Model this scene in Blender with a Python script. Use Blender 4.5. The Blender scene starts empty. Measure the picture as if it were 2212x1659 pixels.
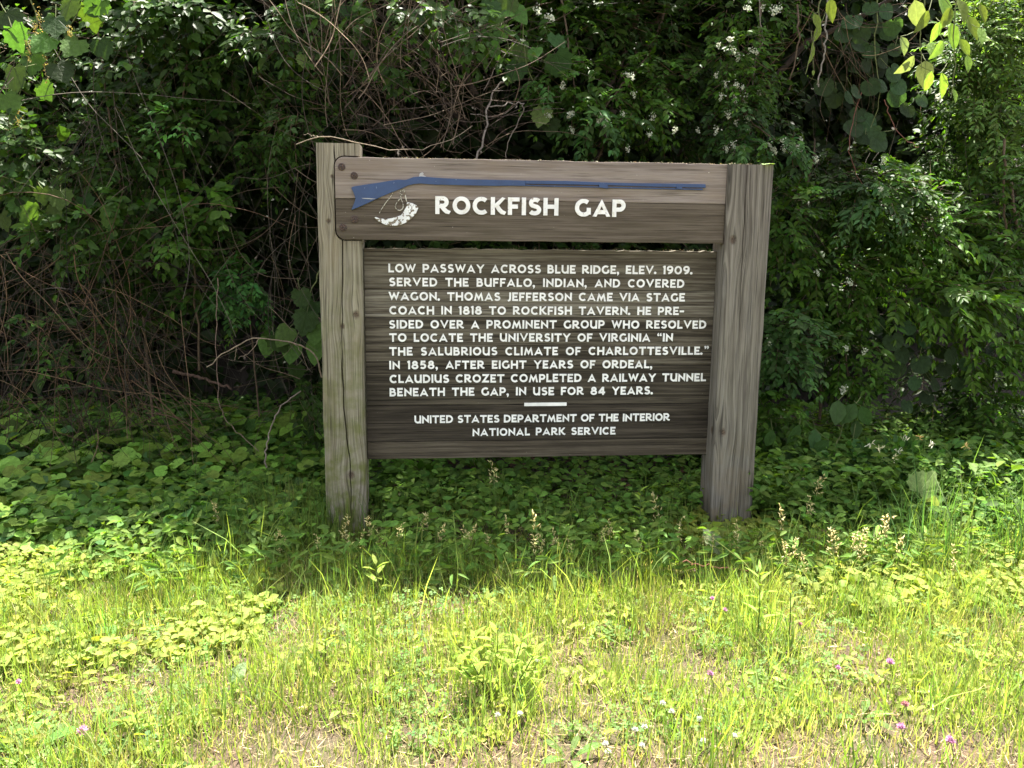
import bpy, bmesh, math, random
import numpy as np
from math import sin, cos, radians, pi
from mathutils import Vector, Matrix

random.seed(7)
RNG = np.random.default_rng(11)
SC = bpy.context.scene
COL = SC.collection

# ------------------------------------------------------------------ camera
YAW, PITCH, ROLL, CH, CD = radians(5.7), radians(10), radians(0.65), 1.45, 4.0
F_ = np.array([sin(YAW)*cos(PITCH), cos(YAW)*cos(PITCH), -sin(PITCH)])
R_ = np.array([cos(YAW), -sin(YAW), 0.0])
U_ = np.cross(R_, F_)
CR = R_*cos(ROLL) + U_*sin(ROLL)
CU = -R_*sin(ROLL) + U_*cos(ROLL)
CP = np.array([0.0, -CD, CH])
FPX, PX0, PY0 = 1830.0, 1106.0, 829.5
cd = bpy.data.cameras.new('camera')
cam = bpy.data.objects.new('camera', cd)
COL.objects.link(cam)
cd.sensor_width = 36.0
cd.lens = 36.0*FPX/2212.0
cd.clip_start = 0.05
cd.clip_end = 500
m = Matrix(((CR[0], CU[0], -F_[0], CP[0]), (CR[1], CU[1], -F_[1], CP[1]), (CR[2], CU[2], -F_[2], CP[2]), (0, 0, 0, 1)))
cam.matrix_world = m
SC.camera = cam

# ------------------------------------------------------------------ sky, sun, exposure
SUN = Vector((0.10, 0.40, 0.91)).normalized()
sun_el = math.asin(SUN.z)
sun_az = math.atan2(SUN.x, SUN.y)
w = bpy.data.worlds.new('World')
SC.world = w
w.use_nodes = True
nt = w.node_tree
nt.nodes.clear()
sky = nt.nodes.new('ShaderNodeTexSky')
sky.sky_type = 'NISHITA'
sky.sun_disc = False
sky.sun_elevation = sun_el
sky.sun_rotation = sun_az
sky.dust_density = 3.0
sky.air_density = 1.0
bg = nt.nodes.new('ShaderNodeBackground')
bg.inputs['Strength'].default_value = 0.10
wo = nt.nodes.new('ShaderNodeOutputWorld')
hz = nt.nodes.new('ShaderNodeHueSaturation')      # hazy summer sky: paler than clean air
hz.inputs['Saturation'].default_value = 0.30
nt.links.new(sky.outputs[0], hz.inputs['Color'])
wm_ = nt.nodes.new('ShaderNodeMix'); wm_.data_type = 'RGBA'; wm_.blend_type = 'MULTIPLY'; wm_.inputs['Factor'].default_value = 1.0
nt.links.new(hz.outputs[0], wm_.inputs[6]); wm_.inputs[7].default_value = (1.0, 0.995, 1.0, 1)
nt.links.new(wm_.outputs[2], bg.inputs[0])
nt.links.new(bg.outputs[0], wo.inputs[0])
sl = bpy.data.lights.new('sun', 'SUN')
sl.energy = 5.0
sl.angle = radians(0.53)
sl.color = (1.0, 0.95, 0.86)
so = bpy.data.objects.new('sun', sl)
COL.objects.link(so)
so.rotation_euler = SUN.to_track_quat('Z', 'Y').to_euler()
so.location = (0, 0, 8)
vs = SC.view_settings
vs.view_transform = 'Standard'
vs.look = 'None'
vs.exposure = 2.5
vs.gamma = 1.0
vs.use_curve_mapping = False

# ------------------------------------------------------------------ helpers
def at(px, py, Y):
    d = F_*FPX + CR*(px-PX0) - CU*(py-PY0)
    t = (Y-CP[1])/d[1]
    return CP + d*t
def atz(px, py, Z):
    d = F_*FPX + CR*(px-PX0) - CU*(py-PY0)
    t = (Z-CP[2])/d[2]
    return CP + d*t

def tag(o, label=None, cat=None, group=None, kind=None):
    if label: o['label'] = label
    if cat: o['category'] = cat
    if group: o['group'] = group
    if kind: o['kind'] = kind
    return o
def empty(name, loc, label, cat, group=None):
    o = bpy.data.objects.new(name, None)
    o.empty_display_size = 0.05
    COL.objects.link(o)
    o.location = loc
    return tag(o, label, cat, group)
def link(name, me, mat=None, parent=None, world=True):
    o = bpy.data.objects.new(name, me)
    COL.objects.link(o)
    if mat is not None and len(me.materials) == 0: me.materials.append(mat)
    if parent is not None:
        o.parent = parent
        if world:      # mesh is in world coordinates: undo the parents' translations
            p = parent; off = Vector((0, 0, 0))
            while p is not None:
                off += p.location; p = p.parent
            o.location = -off
    return o

class Mesh:
    """collects many copies of small templates; builds ONE mesh with a point colour 'tint'"""
    def __init__(s):
        s.v = []; s.c = []; s.l = []; s.n = []; s.k = 0
    def inst(s, tv, tf, P, R, S, C):
        P = np.asarray(P, float); n = len(P)
        if n == 0: return
        tv = np.asarray(tv, float); mth = len(tv)
        S = np.asarray(S, float)
        if S.ndim == 1: S = np.repeat(S[:, None], 3, 1)
        loc = tv[None, :, :]*S[:, None, :]
        W = np.einsum('nij,nmj->nmi', R, loc) + P[:, None, :]
        s.v.append(W.reshape(-1, 3))
        C = np.asarray(C, float)
        s.c.append(np.repeat(C, mth, axis=0))
        fl = np.concatenate([np.array(f) for f in tf]); fn = np.array([len(f) for f in tf])
        s.l.append((fl[None, :] + (np.arange(n)*mth)[:, None]).reshape(-1) + s.k)
        s.n.append(np.tile(fn, n))
        s.k += n*mth
    def raw(s, V, faces, C):
        V = np.asarray(V, float)
        s.v.append(V); C = np.asarray(C, float)
        s.c.append(np.repeat(C[None, :], len(V), 0) if C.ndim == 1 else C)
        s.l.append(np.concatenate([np.array(f) for f in faces]) + s.k)
        s.n.append(np.array([len(f) for f in faces]))
        s.k += len(V)
    def mesh(s, name, mat, smooth=False):
        V = np.concatenate(s.v); C = np.concatenate(s.c); L = np.concatenate(s.l).astype(np.int32); N = np.concatenate(s.n).astype(np.int32)
        me = bpy.data.meshes.new(name)
        me.vertices.add(len(V)); me.vertices.foreach_set('co', V.astype(np.float32).ravel())
        me.loops.add(len(L)); me.loops.foreach_set('vertex_index', L)
        me.polygons.add(len(N))
        st = np.zeros(len(N), np.int32); st[1:] = np.cumsum(N)[:-1]
        me.polygons.foreach_set('loop_start', st)
        me.polygons.foreach_set('loop_total', N)
        if smooth: me.polygons.foreach_set('use_smooth', np.ones(len(N), bool))
        a = me.attributes.new('tint', 'FLOAT_COLOR', 'POINT')
        C4 = np.ones((len(V), 4), np.float32); C4[:, :3] = C
        a.data.foreach_set('color', C4.ravel())
        me.update(calc_edges=True)
        me.materials.append(mat)
        return me
    def build(s, name, mat, parent=None, smooth=False, world=True):
        return link(name, s.mesh(name, mat, smooth), None, parent, world)

def norm(a):
    return a/np.maximum(np.linalg.norm(a, axis=-1, keepdims=True), 1e-9)
def frames(D, N):
    """template y axis -> D, z axis -> N made orthogonal"""
    D = norm(D); X = norm(np.cross(D, N)); Z = np.cross(X, D)
    return np.stack([X, D, Z], axis=-1)
def rnd(n, s=1.0):
    return RNG.normal(0, s, (n, 3))
def tube_arr(pts, r0, r1, k=4):
    P = np.asarray(pts, float); n = len(P)
    T = np.gradient(P, axis=0); T = norm(T)
    ref = np.array([0.3, 0.9, 0.2]); A = norm(np.cross(T, ref)); B = np.cross(T, A)
    rr = np.linspace(r0, r1, n)
    ang = np.arange(k)*2*pi/k
    V = P[:, None, :] + rr[:, None, None]*(np.cos(ang)[None, :, None]*A[:, None, :] + np.sin(ang)[None, :, None]*B[:, None, :])
    F = []
    for i in range(n-1):
        for j in range(k):
            F.append((i*k+j, i*k+(j+1) % k, (i+1)*k+(j+1) % k, (i+1)*k+j))
    return V.reshape(-1, 3), F
def smooth_path(pts, n=14, jit=0.0):
    P = np.asarray(pts, float)
    if len(P) == 2: P = np.array([P[0], (P[0]+P[1])/2, P[1]])
    out = []
    Q = np.vstack([2*P[0]-P[1], P, 2*P[-1]-P[-2]])
    seg = len(P)-1
    for i in range(seg):
        p0, p1, p2, p3 = Q[i], Q[i+1], Q[i+2], Q[i+3]
        for t in np.linspace(0, 1, max(2, n//seg), endpoint=False):
            out.append(0.5*((2*p1)+(-p0+p2)*t+(2*p0-5*p1+4*p2-p3)*t*t+(-p0+3*p1-3*p2+p3)*t**3))
    out.append(P[-1]); out = np.array(out)
    if jit: out[1:-1] += RNG.normal(0, jit, (len(out)-2, 3))
    return out

# ------------------------------------------------------------------ materials
def newmat(name):
    mt = bpy.data.materials.new(name); mt.use_nodes = True
    t = mt.node_tree; t.nodes.clear()
    return mt, t, t.nodes, t.links
def sock(t, v):
    return v
class G:
    """tiny node-graph helper"""
    def __init__(s, t): s.t = t
    def val(s, inp, v):
        if hasattr(v, 'links') or isinstance(v, bpy.types.NodeSocket): s.t.links.new(v, inp)
        elif v is not None: inp.default_value = v
    def math(s, op, a, b=None, c=None, clamp=False):
        n = s.t.nodes.new('ShaderNodeMath'); n.operation = op; n.use_clamp = clamp
        s.val(n.inputs[0], a)
        if b is not None: s.val(n.inputs[1], b)
        if c is not None: s.val(n.inputs[2], c)
        return n.outputs[0]
    def noise(s, vec, scale, detail=4, rough=0.55, dim='3D'):
        n = s.t.nodes.new('ShaderNodeTexNoise'); n.noise_dimensions = dim
        if vec is not None: s.t.links.new(vec, n.inputs['Vector'])
        n.inputs['Scale'].default_value = scale; n.inputs['Detail'].default_value = detail; n.inputs['Roughness'].default_value = rough
        return n.outputs[0]
    def xyz(s, x, y, z):
        n = s.t.nodes.new('ShaderNodeCombineXYZ')
        s.val(n.inputs[0], x); s.val(n.inputs[1], y); s.val(n.inputs[2], z)
        return n.outputs[0]
    def ramp(s, f, stops):
        n = s.t.nodes.new('ShaderNodeValToRGB'); s.t.links.new(f, n.inputs[0])
        e = n.color_ramp.elements
        while len(e) < len(stops): e.new(0.5)
        for i, (p, c) in enumerate(stops):
            e[i].position = p; e[i].color = tuple(c)+(1,) if len(c) == 3 else c
        return n.outputs[0]
    def mix(s, f, a, b, mode='MIX'):
        n = s.t.nodes.new('ShaderNodeMix'); n.data_type = 'RGBA'; n.blend_type = mode
        s.val(n.inputs['Factor'], f)
        for k, v in ((6, a), (7, b)):
            if isinstance(v, tuple): v = v+(1,) if len(v) == 3 else v
            s.val(n.inputs[k], v)
        return n.outputs[2]
    def maprange(s, v, a, b, c=0.0, d=1.0):
        n = s.t.nodes.new('ShaderNodeMapRange'); s.t.links.new(v, n.inputs[0])
        for i, x in enumerate((a, b, c, d)): n.inputs[i+1].default_value = x
        return n.outputs[0]

def leaf_mat(name, trans=0.38, rough=0.42, spec=0.5, objrand=False, tcol=(1.3, 1.35, 0.45), vein=0.0):
    mt, t, N, L = newmat(name); g = G(t)
    at_ = N.new('ShaderNodeAttribute'); at_.attribute_name = 'tint'
    col = at_.outputs['Color']
    tc = N.new('ShaderNodeTexCoord')
    ns = g.noise(tc.outputs['Object'], 5 if objrand else 45, 4)
    k = g.maprange(ns, 0.3, 0.7, 0.74, 1.22)
    vmask = None
    if vein:       # veins fanning out from the leaf stalk, in the leaf's own coordinates
        sp = N.new('ShaderNodeSeparateXYZ'); L.new(tc.outputs['Object'], sp.inputs[0])
        an = g.math('ARCTAN2', sp.outputs[0], g.math('ADD', sp.outputs[1], 0.03))
        fr = g.math('ABSOLUTE', g.math('SUBTRACT', g.math('FRACT', g.math('ADD', g.math('DIVIDE', an, 0.62), 0.5)), 0.5))
        rr = g.math('SQRT', g.math('ADD', g.math('MULTIPLY', sp.outputs[0], sp.outputs[0]), g.math('MULTIPLY', sp.outputs[1], sp.outputs[1])))
        vmask = g.maprange(g.math('MULTIPLY', fr, g.math('ADD', rr, 0.05)), 0.006, 0.022, 1.0, 0.0)
        k = g.math('ADD', k, g.math('MULTIPLY', vmask, vein))
    hs = N.new('ShaderNodeHueSaturation'); L.new(col, hs.inputs['Color']); L.new(k, hs.inputs['Value'])
    if objrand:
        oi = N.new('ShaderNodeObjectInfo')
        L.new(g.maprange(oi.outputs['Random'], 0, 1, 0.475, 0.515), hs.inputs['Hue'])
        L.new(g.math('MULTIPLY', k, g.maprange(oi.outputs['Random'], 0, 1, 0.6, 1.35)), hs.inputs['Value'])
    p = N.new('ShaderNodeBsdfPrincipled'); L.new(hs.outputs[0], p.inputs['Base Color'])
    p.inputs['Roughness'].default_value = rough
    p.inputs['Specular IOR Level'].default_value = spec
    tr = N.new('ShaderNodeBsdfTranslucent')
    L.new(g.mix(1.0, hs.outputs[0], tcol, 'MULTIPLY'), tr.inputs['Color'])
    if vmask is not None:
        b = N.new('ShaderNodeBump'); b.inputs['Strength'].default_value = 0.6; b.inputs['Distance'].default_value = 0.01
        L.new(g.math('SUBTRACT', ns, g.math('MULTIPLY', vmask, 0.5)), b.inputs['Height']); L.new(b.outputs[0], p.inputs['Normal'])
    mx = N.new('ShaderNodeMixShader'); mx.inputs[0].default_value = trans
    L.new(p.outputs[0], mx.inputs[1]); L.new(tr.outputs[0], mx.inputs[2])
    o = N.new('ShaderNodeOutputMaterial'); L.new(mx.outputs[0], o.inputs[0])
    return mt
def bark_mat(name):
    mt, t, N, L = newmat(name); g = G(t)
    at_ = N.new('ShaderNodeAttribute'); at_.attribute_name = 'tint'
    tc = N.new('ShaderNodeTexCoord')
    ns = g.noise(tc.outputs['Object'], 60, 4)
    hs = N.new('ShaderNodeHueSaturation'); L.new(at_.outputs['Color'], hs.inputs['Color']); L.new(g.maprange(ns, 0.3, 0.7, 0.6, 1.35), hs.inputs['Value'])
    p = N.new('ShaderNodeBsdfPrincipled'); L.new(hs.outputs[0], p.inputs['Base Color']); p.inputs['Roughness'].default_value = 0.8
    p.inputs['Specular IOR Level'].default_value = 0.25
    o = N.new('ShaderNodeOutputMaterial'); L.new(p.outputs[0], o.inputs[0])
    return mt

def wood_mat(name, axis, stops, ring=55.0, knots=(), weather=(0.35, 0.33, 0.31), wamt=0.35, seed=0.0, blot=(0.2, 0.15, 0.1), bamt=0.3, fine=260.0, bump=0.5, streaklen=3.0, moss=None, edge=None, checks=False):
    """axis: 'z' grain runs up, 'x' grain runs along the board. face coordinate c = across, l = along"""
    mt, t, N, L = newmat(name); g = G(t)
    tc = N.new('ShaderNodeTexCoord')
    sp = N.new('ShaderNodeSeparateXYZ'); L.new(tc.outputs['Object'], sp.inputs[0])
    X, Y, Z = sp.outputs
    if axis == 'z': c0 = g.math('ADD', X, g.math('MULTIPLY', Y, 0.8)); l0 = Z
    else: c0 = g.math('ADD', Z, g.math('MULTIPLY', Y, 0.8)); l0 = X
    c = c0
    dark = None
    for (kc, kl, kr) in knots:
        dx = g.math('SUBTRACT', c0, kc); dz = g.math('MULTIPLY', g.math('SUBTRACT', l0, kl), 0.45)
        d2 = g.math('ADD', g.math('MULTIPLY', dx, dx), g.math('MULTIPLY', dz, dz))
        e = g.math('EXPONENT', g.math('MULTIPLY', d2, -1.0/(2*(kr*2.1)**2)))
        c = g.math('SUBTRACT', c, g.math('MULTIPLY', g.math('MULTIPLY', dx, e), 0.75))
        dz2 = g.math('MULTIPLY', g.math('SUBTRACT', l0, kl), 0.8)
        dd = g.math('SQRT', g.math('ADD', g.math('MULTIPLY', dx, dx), g.math('MULTIPLY', dz2, dz2)))
        wob = g.math('MULTIPLY', g.noise(tc.outputs['Object'], 70, 2), kr*0.7)
        k = g.maprange(g.math('ADD', dd, wob), kr*0.75, kr*1.35, 1.0, 0.0)
        dark = k if dark is None else g.math('MAXIMUM', dark, k)
    lowv = g.xyz(g.math('MULTIPLY', c, 5.0), g.math('MULTIPLY', l0, 1.1), seed)
    low = g.noise(lowv, 1.0, 3, 0.5)
    ph = g.math('ADD', g.math('MULTIPLY', c, ring), g.math('MULTIPLY', low, ring*0.045))
    sv = g.xyz(ph, g.math('MULTIPLY', l0, 0.7), seed+3.1)
    rings = g.noise(sv, 1.0, 5, 0.62)
    fv = g.xyz(g.math('MULTIPLY', c, fine), g.math('MULTIPLY', l0, streaklen), seed+9.0)
    fn = g.noise(fv, 1.0, 4, 0.6)
    f = g.math('ADD', g.math('MULTIPLY', rings, 0.55), g.math('MULTIPLY', fn, 0.45))
    col = g.ramp(g.maprange(f, 0.40, 0.60), stops)
    bl = g.noise(g.xyz(g.math('MULTIPLY', c0, 9), g.math('MULTIPLY', l0, 2.5), seed+5), 1.0, 4, 0.6)
    col = g.mix(g.math('MULTIPLY', g.maprange(bl, 0.48, 0.68), bamt), col, blot)
    wl = g.noise(g.xyz(g.math('MULTIPLY', c0, 40), g.math('MULTIPLY', l0, 2.2), seed+15), 1.0, 5, 0.65)
    col = g.mix(g.math('MULTIPLY', g.maprange(wl, 0.5, 0.66), wamt), col, weather)
    if moss:
        mz, mc, ma = moss
        ms = g.noise(tc.outputs['Object'], 14, 4)
        col = g.mix(g.math('MULTIPLY', g.maprange(ms, 0.40, 0.62), g.maprange(l0, mz[0], mz[1], ma, 0.0)), col, mc)
    if edge:          # small pale scuffs and bird droppings
        ds = g.noise(tc.outputs['Object'], 55, 3)
        col = g.mix(g.maprange(ds, 0.735, 0.78), col, edge)
    if dark is not None:
        kn = g.ramp(g.noise(tc.outputs['Object'], 160, 3), [(0.35, (0.03, 0.02, 0.014)), (0.65, (0.13, 0.09, 0.065))])
        col = g.mix(g.math('MULTIPLY', dark, 0.92), col, kn)
    if checks:        # long dark drying checks
        ck = g.noise(g.xyz(g.math('MULTIPLY', c, 75), g.math('MULTIPLY', l0, 0.9), seed+27), 1.0, 2, 0.5)
        cw = g.math('ABSOLUTE', g.math('SUBTRACT', ck, 0.5))
        cz = g.maprange(g.noise(g.xyz(g.math('MULTIPLY', c, 12), g.math('MULTIPLY', l0, 1.5), seed+31), 1.0, 2), 0.5, 0.6)
        col = g.mix(g.math('MULTIPLY', g.maprange(cw, 0.0, 0.03, 0.85, 0.0), cz), col, (0.03, 0.024, 0.018))
    sg = g.noise(g.xyz(g.math('MULTIPLY', c, fine*1.1), g.math('MULTIPLY', l0, 3.0), seed+19), 1.0, 3, 0.6)
    col = g.mix(g.maprange(sg, 0.56, 0.68, 0.0, 0.75), col, tuple(x*0.35 for x in stops[0][1]))
    p = N.new('ShaderNodeBsdfPrincipled'); L.new(col, p.inputs['Base Color'])
    p.inputs['Roughness'].default_value = 0.85; p.inputs['Specular IOR Level'].default_value = 0.2
    h = g.math('ADD', g.math('MULTIPLY', f, 1.0), g.math('MULTIPLY', g.maprange(sg, 0.55, 0.74, 0.0, -0.5), 1.0))
    if dark is not None: h = g.math('SUBTRACT', h, g.math('MULTIPLY', dark, 0.6))
    b = N.new('ShaderNodeBump'); b.inputs['Strength'].default_value = bump; b.inputs['Distance'].default_value = 0.004
    L.new(h, b.inputs['Height']); L.new(b.outputs[0], p.inputs['Normal'])
    o = N.new('ShaderNodeOutputMaterial'); L.new(p.outputs[0], o.inputs[0])
    return mt
def paint_mat(name, col, chip=None, thr=0.64, scale=60, rough=0.55, spots=None):
    mt, t, N, L = newmat(name); g = G(t)
    tc = N.new('ShaderNodeTexCoord')
    ns = g.noise(tc.outputs['Object'], 25, 5)
    c = g.mix(g.maprange(ns, 0.35, 0.7), col, tuple(x*0.8 for x in col))
    hgt = ns
    if chip:
        ch = g.noise(tc.outputs['Object'], scale, 4, 0.55)
        mk = g.maprange(ch, thr, thr+0.012)
        c = g.mix(mk, c, chip)
        hgt = g.math('SUBTRACT', 1.0, mk)
    if spots:
        s2 = g.noise(tc.outputs['Object'], 28, 5, 0.6)
        c = g.mix(g.math('MULTIPLY', g.maprange(s2, 0.56, 0.7), 0.5), c, spots)
    p = N.new('ShaderNodeBsdfPrincipled'); L.new(c, p.inputs['Base Color']); p.inputs['Roughness'].default_value = rough
    b = N.new('ShaderNodeBump'); b.inputs['Strength'].default_value = 0.25; b.inputs['Distance'].default_value = 0.0015
    L.new(hgt, b.inputs['Height']); L.new(b.outputs[0], p.inputs['Normal'])
    o = N.new('ShaderNodeOutputMaterial'); L.new(p.outputs[0], o.inputs[0])
    return mt

M = {}
M['leaf'] = leaf_mat('glossy_leaf', 0.42, 0.5, 0.16)
M['leafobj'] = leaf_mat('leaf_varied', 0.42, 0.6, 0.18, objrand=True, vein=0.35)
M['cover'] = leaf_mat('soft_leaf', 0.45, 0.6, 0.12)
M['grass'] = leaf_mat('grass_blade', 0.48, 0.5, 0.2, tcol=(1.2, 1.25, 0.55))
M['dry'] = leaf_mat('dry_straw', 0.2, 0.7, 0.2, tcol=(1, 1, 0.9))
M['petal'] = leaf_mat('petal', 0.3, 0.6, 0.2, tcol=(1, 1, 1))
M['bark'] = bark_mat('bark')
M['white'] = paint_mat('white_paint', (0.88, 0.88, 0.87), rough=0.5)
M['white_worn'] = paint_mat('white_paint_worn', (0.86, 0.86, 0.84), chip=(0.30, 0.24, 0.19), thr=0.67, scale=45, spots=(0.5, 0.45, 0.32))
M['horn'] = paint_mat('flaking_white_paint', (0.78, 0.80, 0.80), chip=(0.17, 0.14, 0.10), thr=0.52, scale=60)
M['cord'] = paint_mat('flaking_cord_paint', (0.62, 0.60, 0.50), chip=(0.13, 0.11, 0.08), thr=0.5, scale=90)
M['blue'] = paint_mat('blue_paint', (0.026, 0.060, 0.155), chip=(0.10, 0.15, 0.26), thr=0.68, scale=50, rough=0.5)
M['slit'] = paint_mat('bare_split', (0.42, 0.42, 0.42))
M['rust'] = paint_mat('rusty_steel', (0.055, 0.038, 0.032), chip=(0.10, 0.055, 0.035), thr=0.55, scale=200, rough=0.7)

# ------------------------------------------------------------------ ground
def gz(x, y):
    return 0.012*np.sin(x*2.1+1)*np.cos(y*1.7) + 0.008*np.sin(x*5.3+y*4.1) + 0.02*np.clip(y-1.0, 0, 3)
def build_ground():
    n = 160
    xs = np.concatenate([np.linspace(-60, -6, 12), np.linspace(-5.5, 6.5, 140), np.linspace(7, 60, 12)])
    ys = np.concatenate([np.linspace(-60, -5, 12), np.linspace(-4.5, 2.6, 110), np.linspace(2.8, 60, 14)])
    XX, YY = np.meshgrid(xs, ys)
    ZZ = gz(XX, np.clip(YY, -5, 3)) + np.clip(YY-3.9, 0, 3.2)*1.45 + np.clip(YY-7.1, 0, 60)*0.1  # steep bank behind the thicket, unseen, added to block horizon light
    V = np.stack([XX, YY, ZZ], -1).reshape(-1, 3)
    a = len(xs); F = []
    for j in range(len(ys)-1):
        for i in range(a-1):
            F.append((j*a+i, j*a+i+1, (j+1)*a+i+1, (j+1)*a+i))
    me = bpy.data.meshes.new('ground'); me.from_pydata(V.tolist(), [], F); me.update()
    for p in me.polygons: p.use_smooth = True
    mt, t, N, L = newmat('soil_and_thatch'); g = G(t)
    tc = N.new('ShaderNodeTexCoord')
    a1 = g.noise(tc.outputs['Object'], 120, 6, 0.7); a2 = g.noise(tc.outputs['Object'], 3.0, 4)
    c = g.ramp(g.maprange(a1, 0.3, 0.7), [(0.0, (0.022, 0.014, 0.010)), (0.5, (0.075, 0.045, 0.028)), (1.0, (0.19, 0.125, 0.075))])
    c = g.mix(g.maprange(a2, 0.4, 0.65, 0.0, 0.6), c, (0.055, 0.06, 0.02))
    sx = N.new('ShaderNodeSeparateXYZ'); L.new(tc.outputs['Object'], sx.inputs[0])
    c = g.mix(g.maprange(sx.outputs[1], 0.3, 1.2), c, (0.022, 0.016, 0.010))      # leaf mould under the thicket, its colour darkened further to carry shade
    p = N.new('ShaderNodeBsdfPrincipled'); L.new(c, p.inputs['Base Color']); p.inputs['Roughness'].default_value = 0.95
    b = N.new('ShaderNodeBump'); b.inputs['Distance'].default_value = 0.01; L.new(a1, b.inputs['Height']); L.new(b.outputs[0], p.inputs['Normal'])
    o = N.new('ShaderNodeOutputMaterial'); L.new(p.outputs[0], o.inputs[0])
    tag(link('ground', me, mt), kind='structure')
build_ground()

# ------------------------------------------------------------------ the sign
ROOT = Vector((0.56, 0.06, 0.0))
sign = empty('wooden_sign', ROOT, 'tall weathered wooden roadside sign with white raised lettering and blue rifle, on two thick posts', 'sign')

def post_mesh(name, x0, x1, y0, y1, z1, mat, crack=None, seedv=0, lean=0.0, cutter=None):
    rs = np.random.default_rng(seedv)
    levels = 44
    zs = np.linspace(-0.25, z1, levels)
    r = 0.012
    bm = bmesh.new(); rings = []
    wob = np.cumsum(rs.normal(0, 0.0006, (levels, 4)), axis=0); wob -= wob.mean(0)
    for i, z in enumerate(zs):
        a, b = x0+wob[i, 0]+lean*(z1-z), x1+wob[i, 1]+lean*(z1-z)
        pts = [(a+r, y0)]
        if crack is not None:
            cx, cw = crack(z)
            cx = a+(b-a)*cx
            cw *= 1.6
            pts += [(cx-cw, y0), (cx-cw*0.2, y0+0.02), (cx+cw*0.2, y0+0.02), (cx+cw, y0)]
        pts += [(b-r, y0), (b-r*0.3, y0+r*0.3), (b, y0+r), (b, y1-r), (b-r, y1), (a+r, y1), (a, y1-r), (a, y0+r), (a+r*0.3, y0+r*0.3)]
        rings.append([bm.verts.new((p[0], p[1], z)) for p in pts])
    k = len(rings[0])
    for i in range(levels-1):
        for j in range(k):
            bm.faces.new((rings[i][j], rings[i][(j+1) % k], rings[i+1][(j+1) % k], rings[i+1][j]))
    bm.faces.new(rings[-1]); bm.faces.new(list(reversed(rings[0])))
    bmesh.ops.recalc_face_normals(bm, faces=bm.faces)
    me = bpy.data.meshes.new(name); bm.to_mesh(me); bm.free()
    return me

def plank_mesh(name, outline, y0, y1, bev=0.0025):
    """outline: list of (x,z) counter-clockwise seen from the front; front at y0"""
    bm = bmesh.new()
    f = [bm.verts.new((x, y0, z)) for x, z in outline]
    b = [bm.verts.new((x, y1, z)) for x, z in outline]
    n = len(f)
    ff = bm.faces.new(f); bm.faces.new(list(reversed(b)))
    for i in range(n): bm.faces.new((f[i], b[i], b[(i+1) % n], f[(i+1) % n]))
    bmesh.ops.recalc_face_normals(bm, faces=bm.faces)
    if bev:
        ed = [e for e in bm.edges if all(abs(v.co.y-y0) < 1e-6 for v in e.verts)]
        bmesh.ops.bevel(bm, geom=ed, offset=bev, segments=2, affect='EDGES', profile=0.5)
    me = bpy.data.meshes.new(name); bm.to_mesh(me); bm.free()
    return me
def wavy(x0, x1, z, n=26, amp=0.0008, rev=False):
    xs = np.linspace(x0, x1, n); zz = z+RNG.normal(0, amp, n); zz[0] = zz[-1] = z
    p = list(zip(xs, zz))
    return p[::-1] if rev else p

HY0, HY1 = -0.012, 0.040
HX0, HX1 = -0.416, 1.4060
HZ0, HZ1 = 1.419, 1.787
HS = 1.603
def rounded_left(x0, z0, z1, rr, top, bot, n=7):
    out = []
    if top: out += [(x0+rr-rr*sin(a), z1-rr+rr*cos(a)) for a in np.linspace(0, pi/2, n)]
    else: out += [(x0, z1)]
    if bot: out += [(x0+rr-rr*cos(a), z0+rr-rr*sin(a)) for a in np.linspace(0, pi/2, n)]
    else: out += [(x0, z0)]
    return out
# posts
ZL, ZR = 1.847, 1.786
def crackL(z):
    t = (ZL-z)/ZL
    pts = [(0, .42), (.07, .44), (.22, .55), (.3, .55), (.46, .50), (.52, .48), (.62, .50), (.70, .53), (.82, .62), (.92, .62), (1.2, .6)]
    x = np.interp(t, [p[0] for p in pts], [p[1] for p in pts])
    wd = np.interp(t, [0, .2, .45, .5, .55, .65, .85, 1], [.0022, .0022, .0014, .0005, .0028, .0026, .0016, .0010])
    return x + 0.01*sin(z*37), wd
woodL = wood_mat('left_post_wood', 'z', [(0.0, (0.115, 0.100, 0.070)), (0.45, (0.215, 0.193, 0.142)), (1.0, (0.30, 0.275, 0.21))], ring=95,
                 knots=((-0.40, 1.02, 0.014), (-0.335, 1.075, 0.02), (-0.375, 0.30, 0.022), (-0.43, 1.70, 0.010), (-0.45, 1.50, 0.013)), weather=(0.36, 0.34, 0.29), wamt=0.25, seed=1.0,
                 blot=(0.23, 0.18, 0.11), bamt=0.35, fine=170, streaklen=1.4, checks=True, bump=0.8, moss=((0.1, 1.5), (0.115, 0.125, 0.035), 1.0))
woodR = wood_mat('right_post_wood', 'z', [(0.0, (0.080, 0.071, 0.058)), (0.45, (0.150, 0.135, 0.112)), (1.0, (0.23, 0.21, 0.178))], ring=60,
                 knots=((1.410, 1.437, 0.022), (1.412, 0.50, 0.020)), weather=(0.28, 0.265, 0.24), wamt=0.3, seed=7.0,
                 blot=(0.10, 0.085, 0.075), bamt=0.45, fine=150, streaklen=1.6, checks=True, bump=1.0, moss=((0.0, 0.6), (0.17, 0.13, 0.08), 0.6))
meL = post_mesh('post', -0.499, -0.305, 0.0, 0.195, ZL, woodL, crackL, 3)
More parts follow.
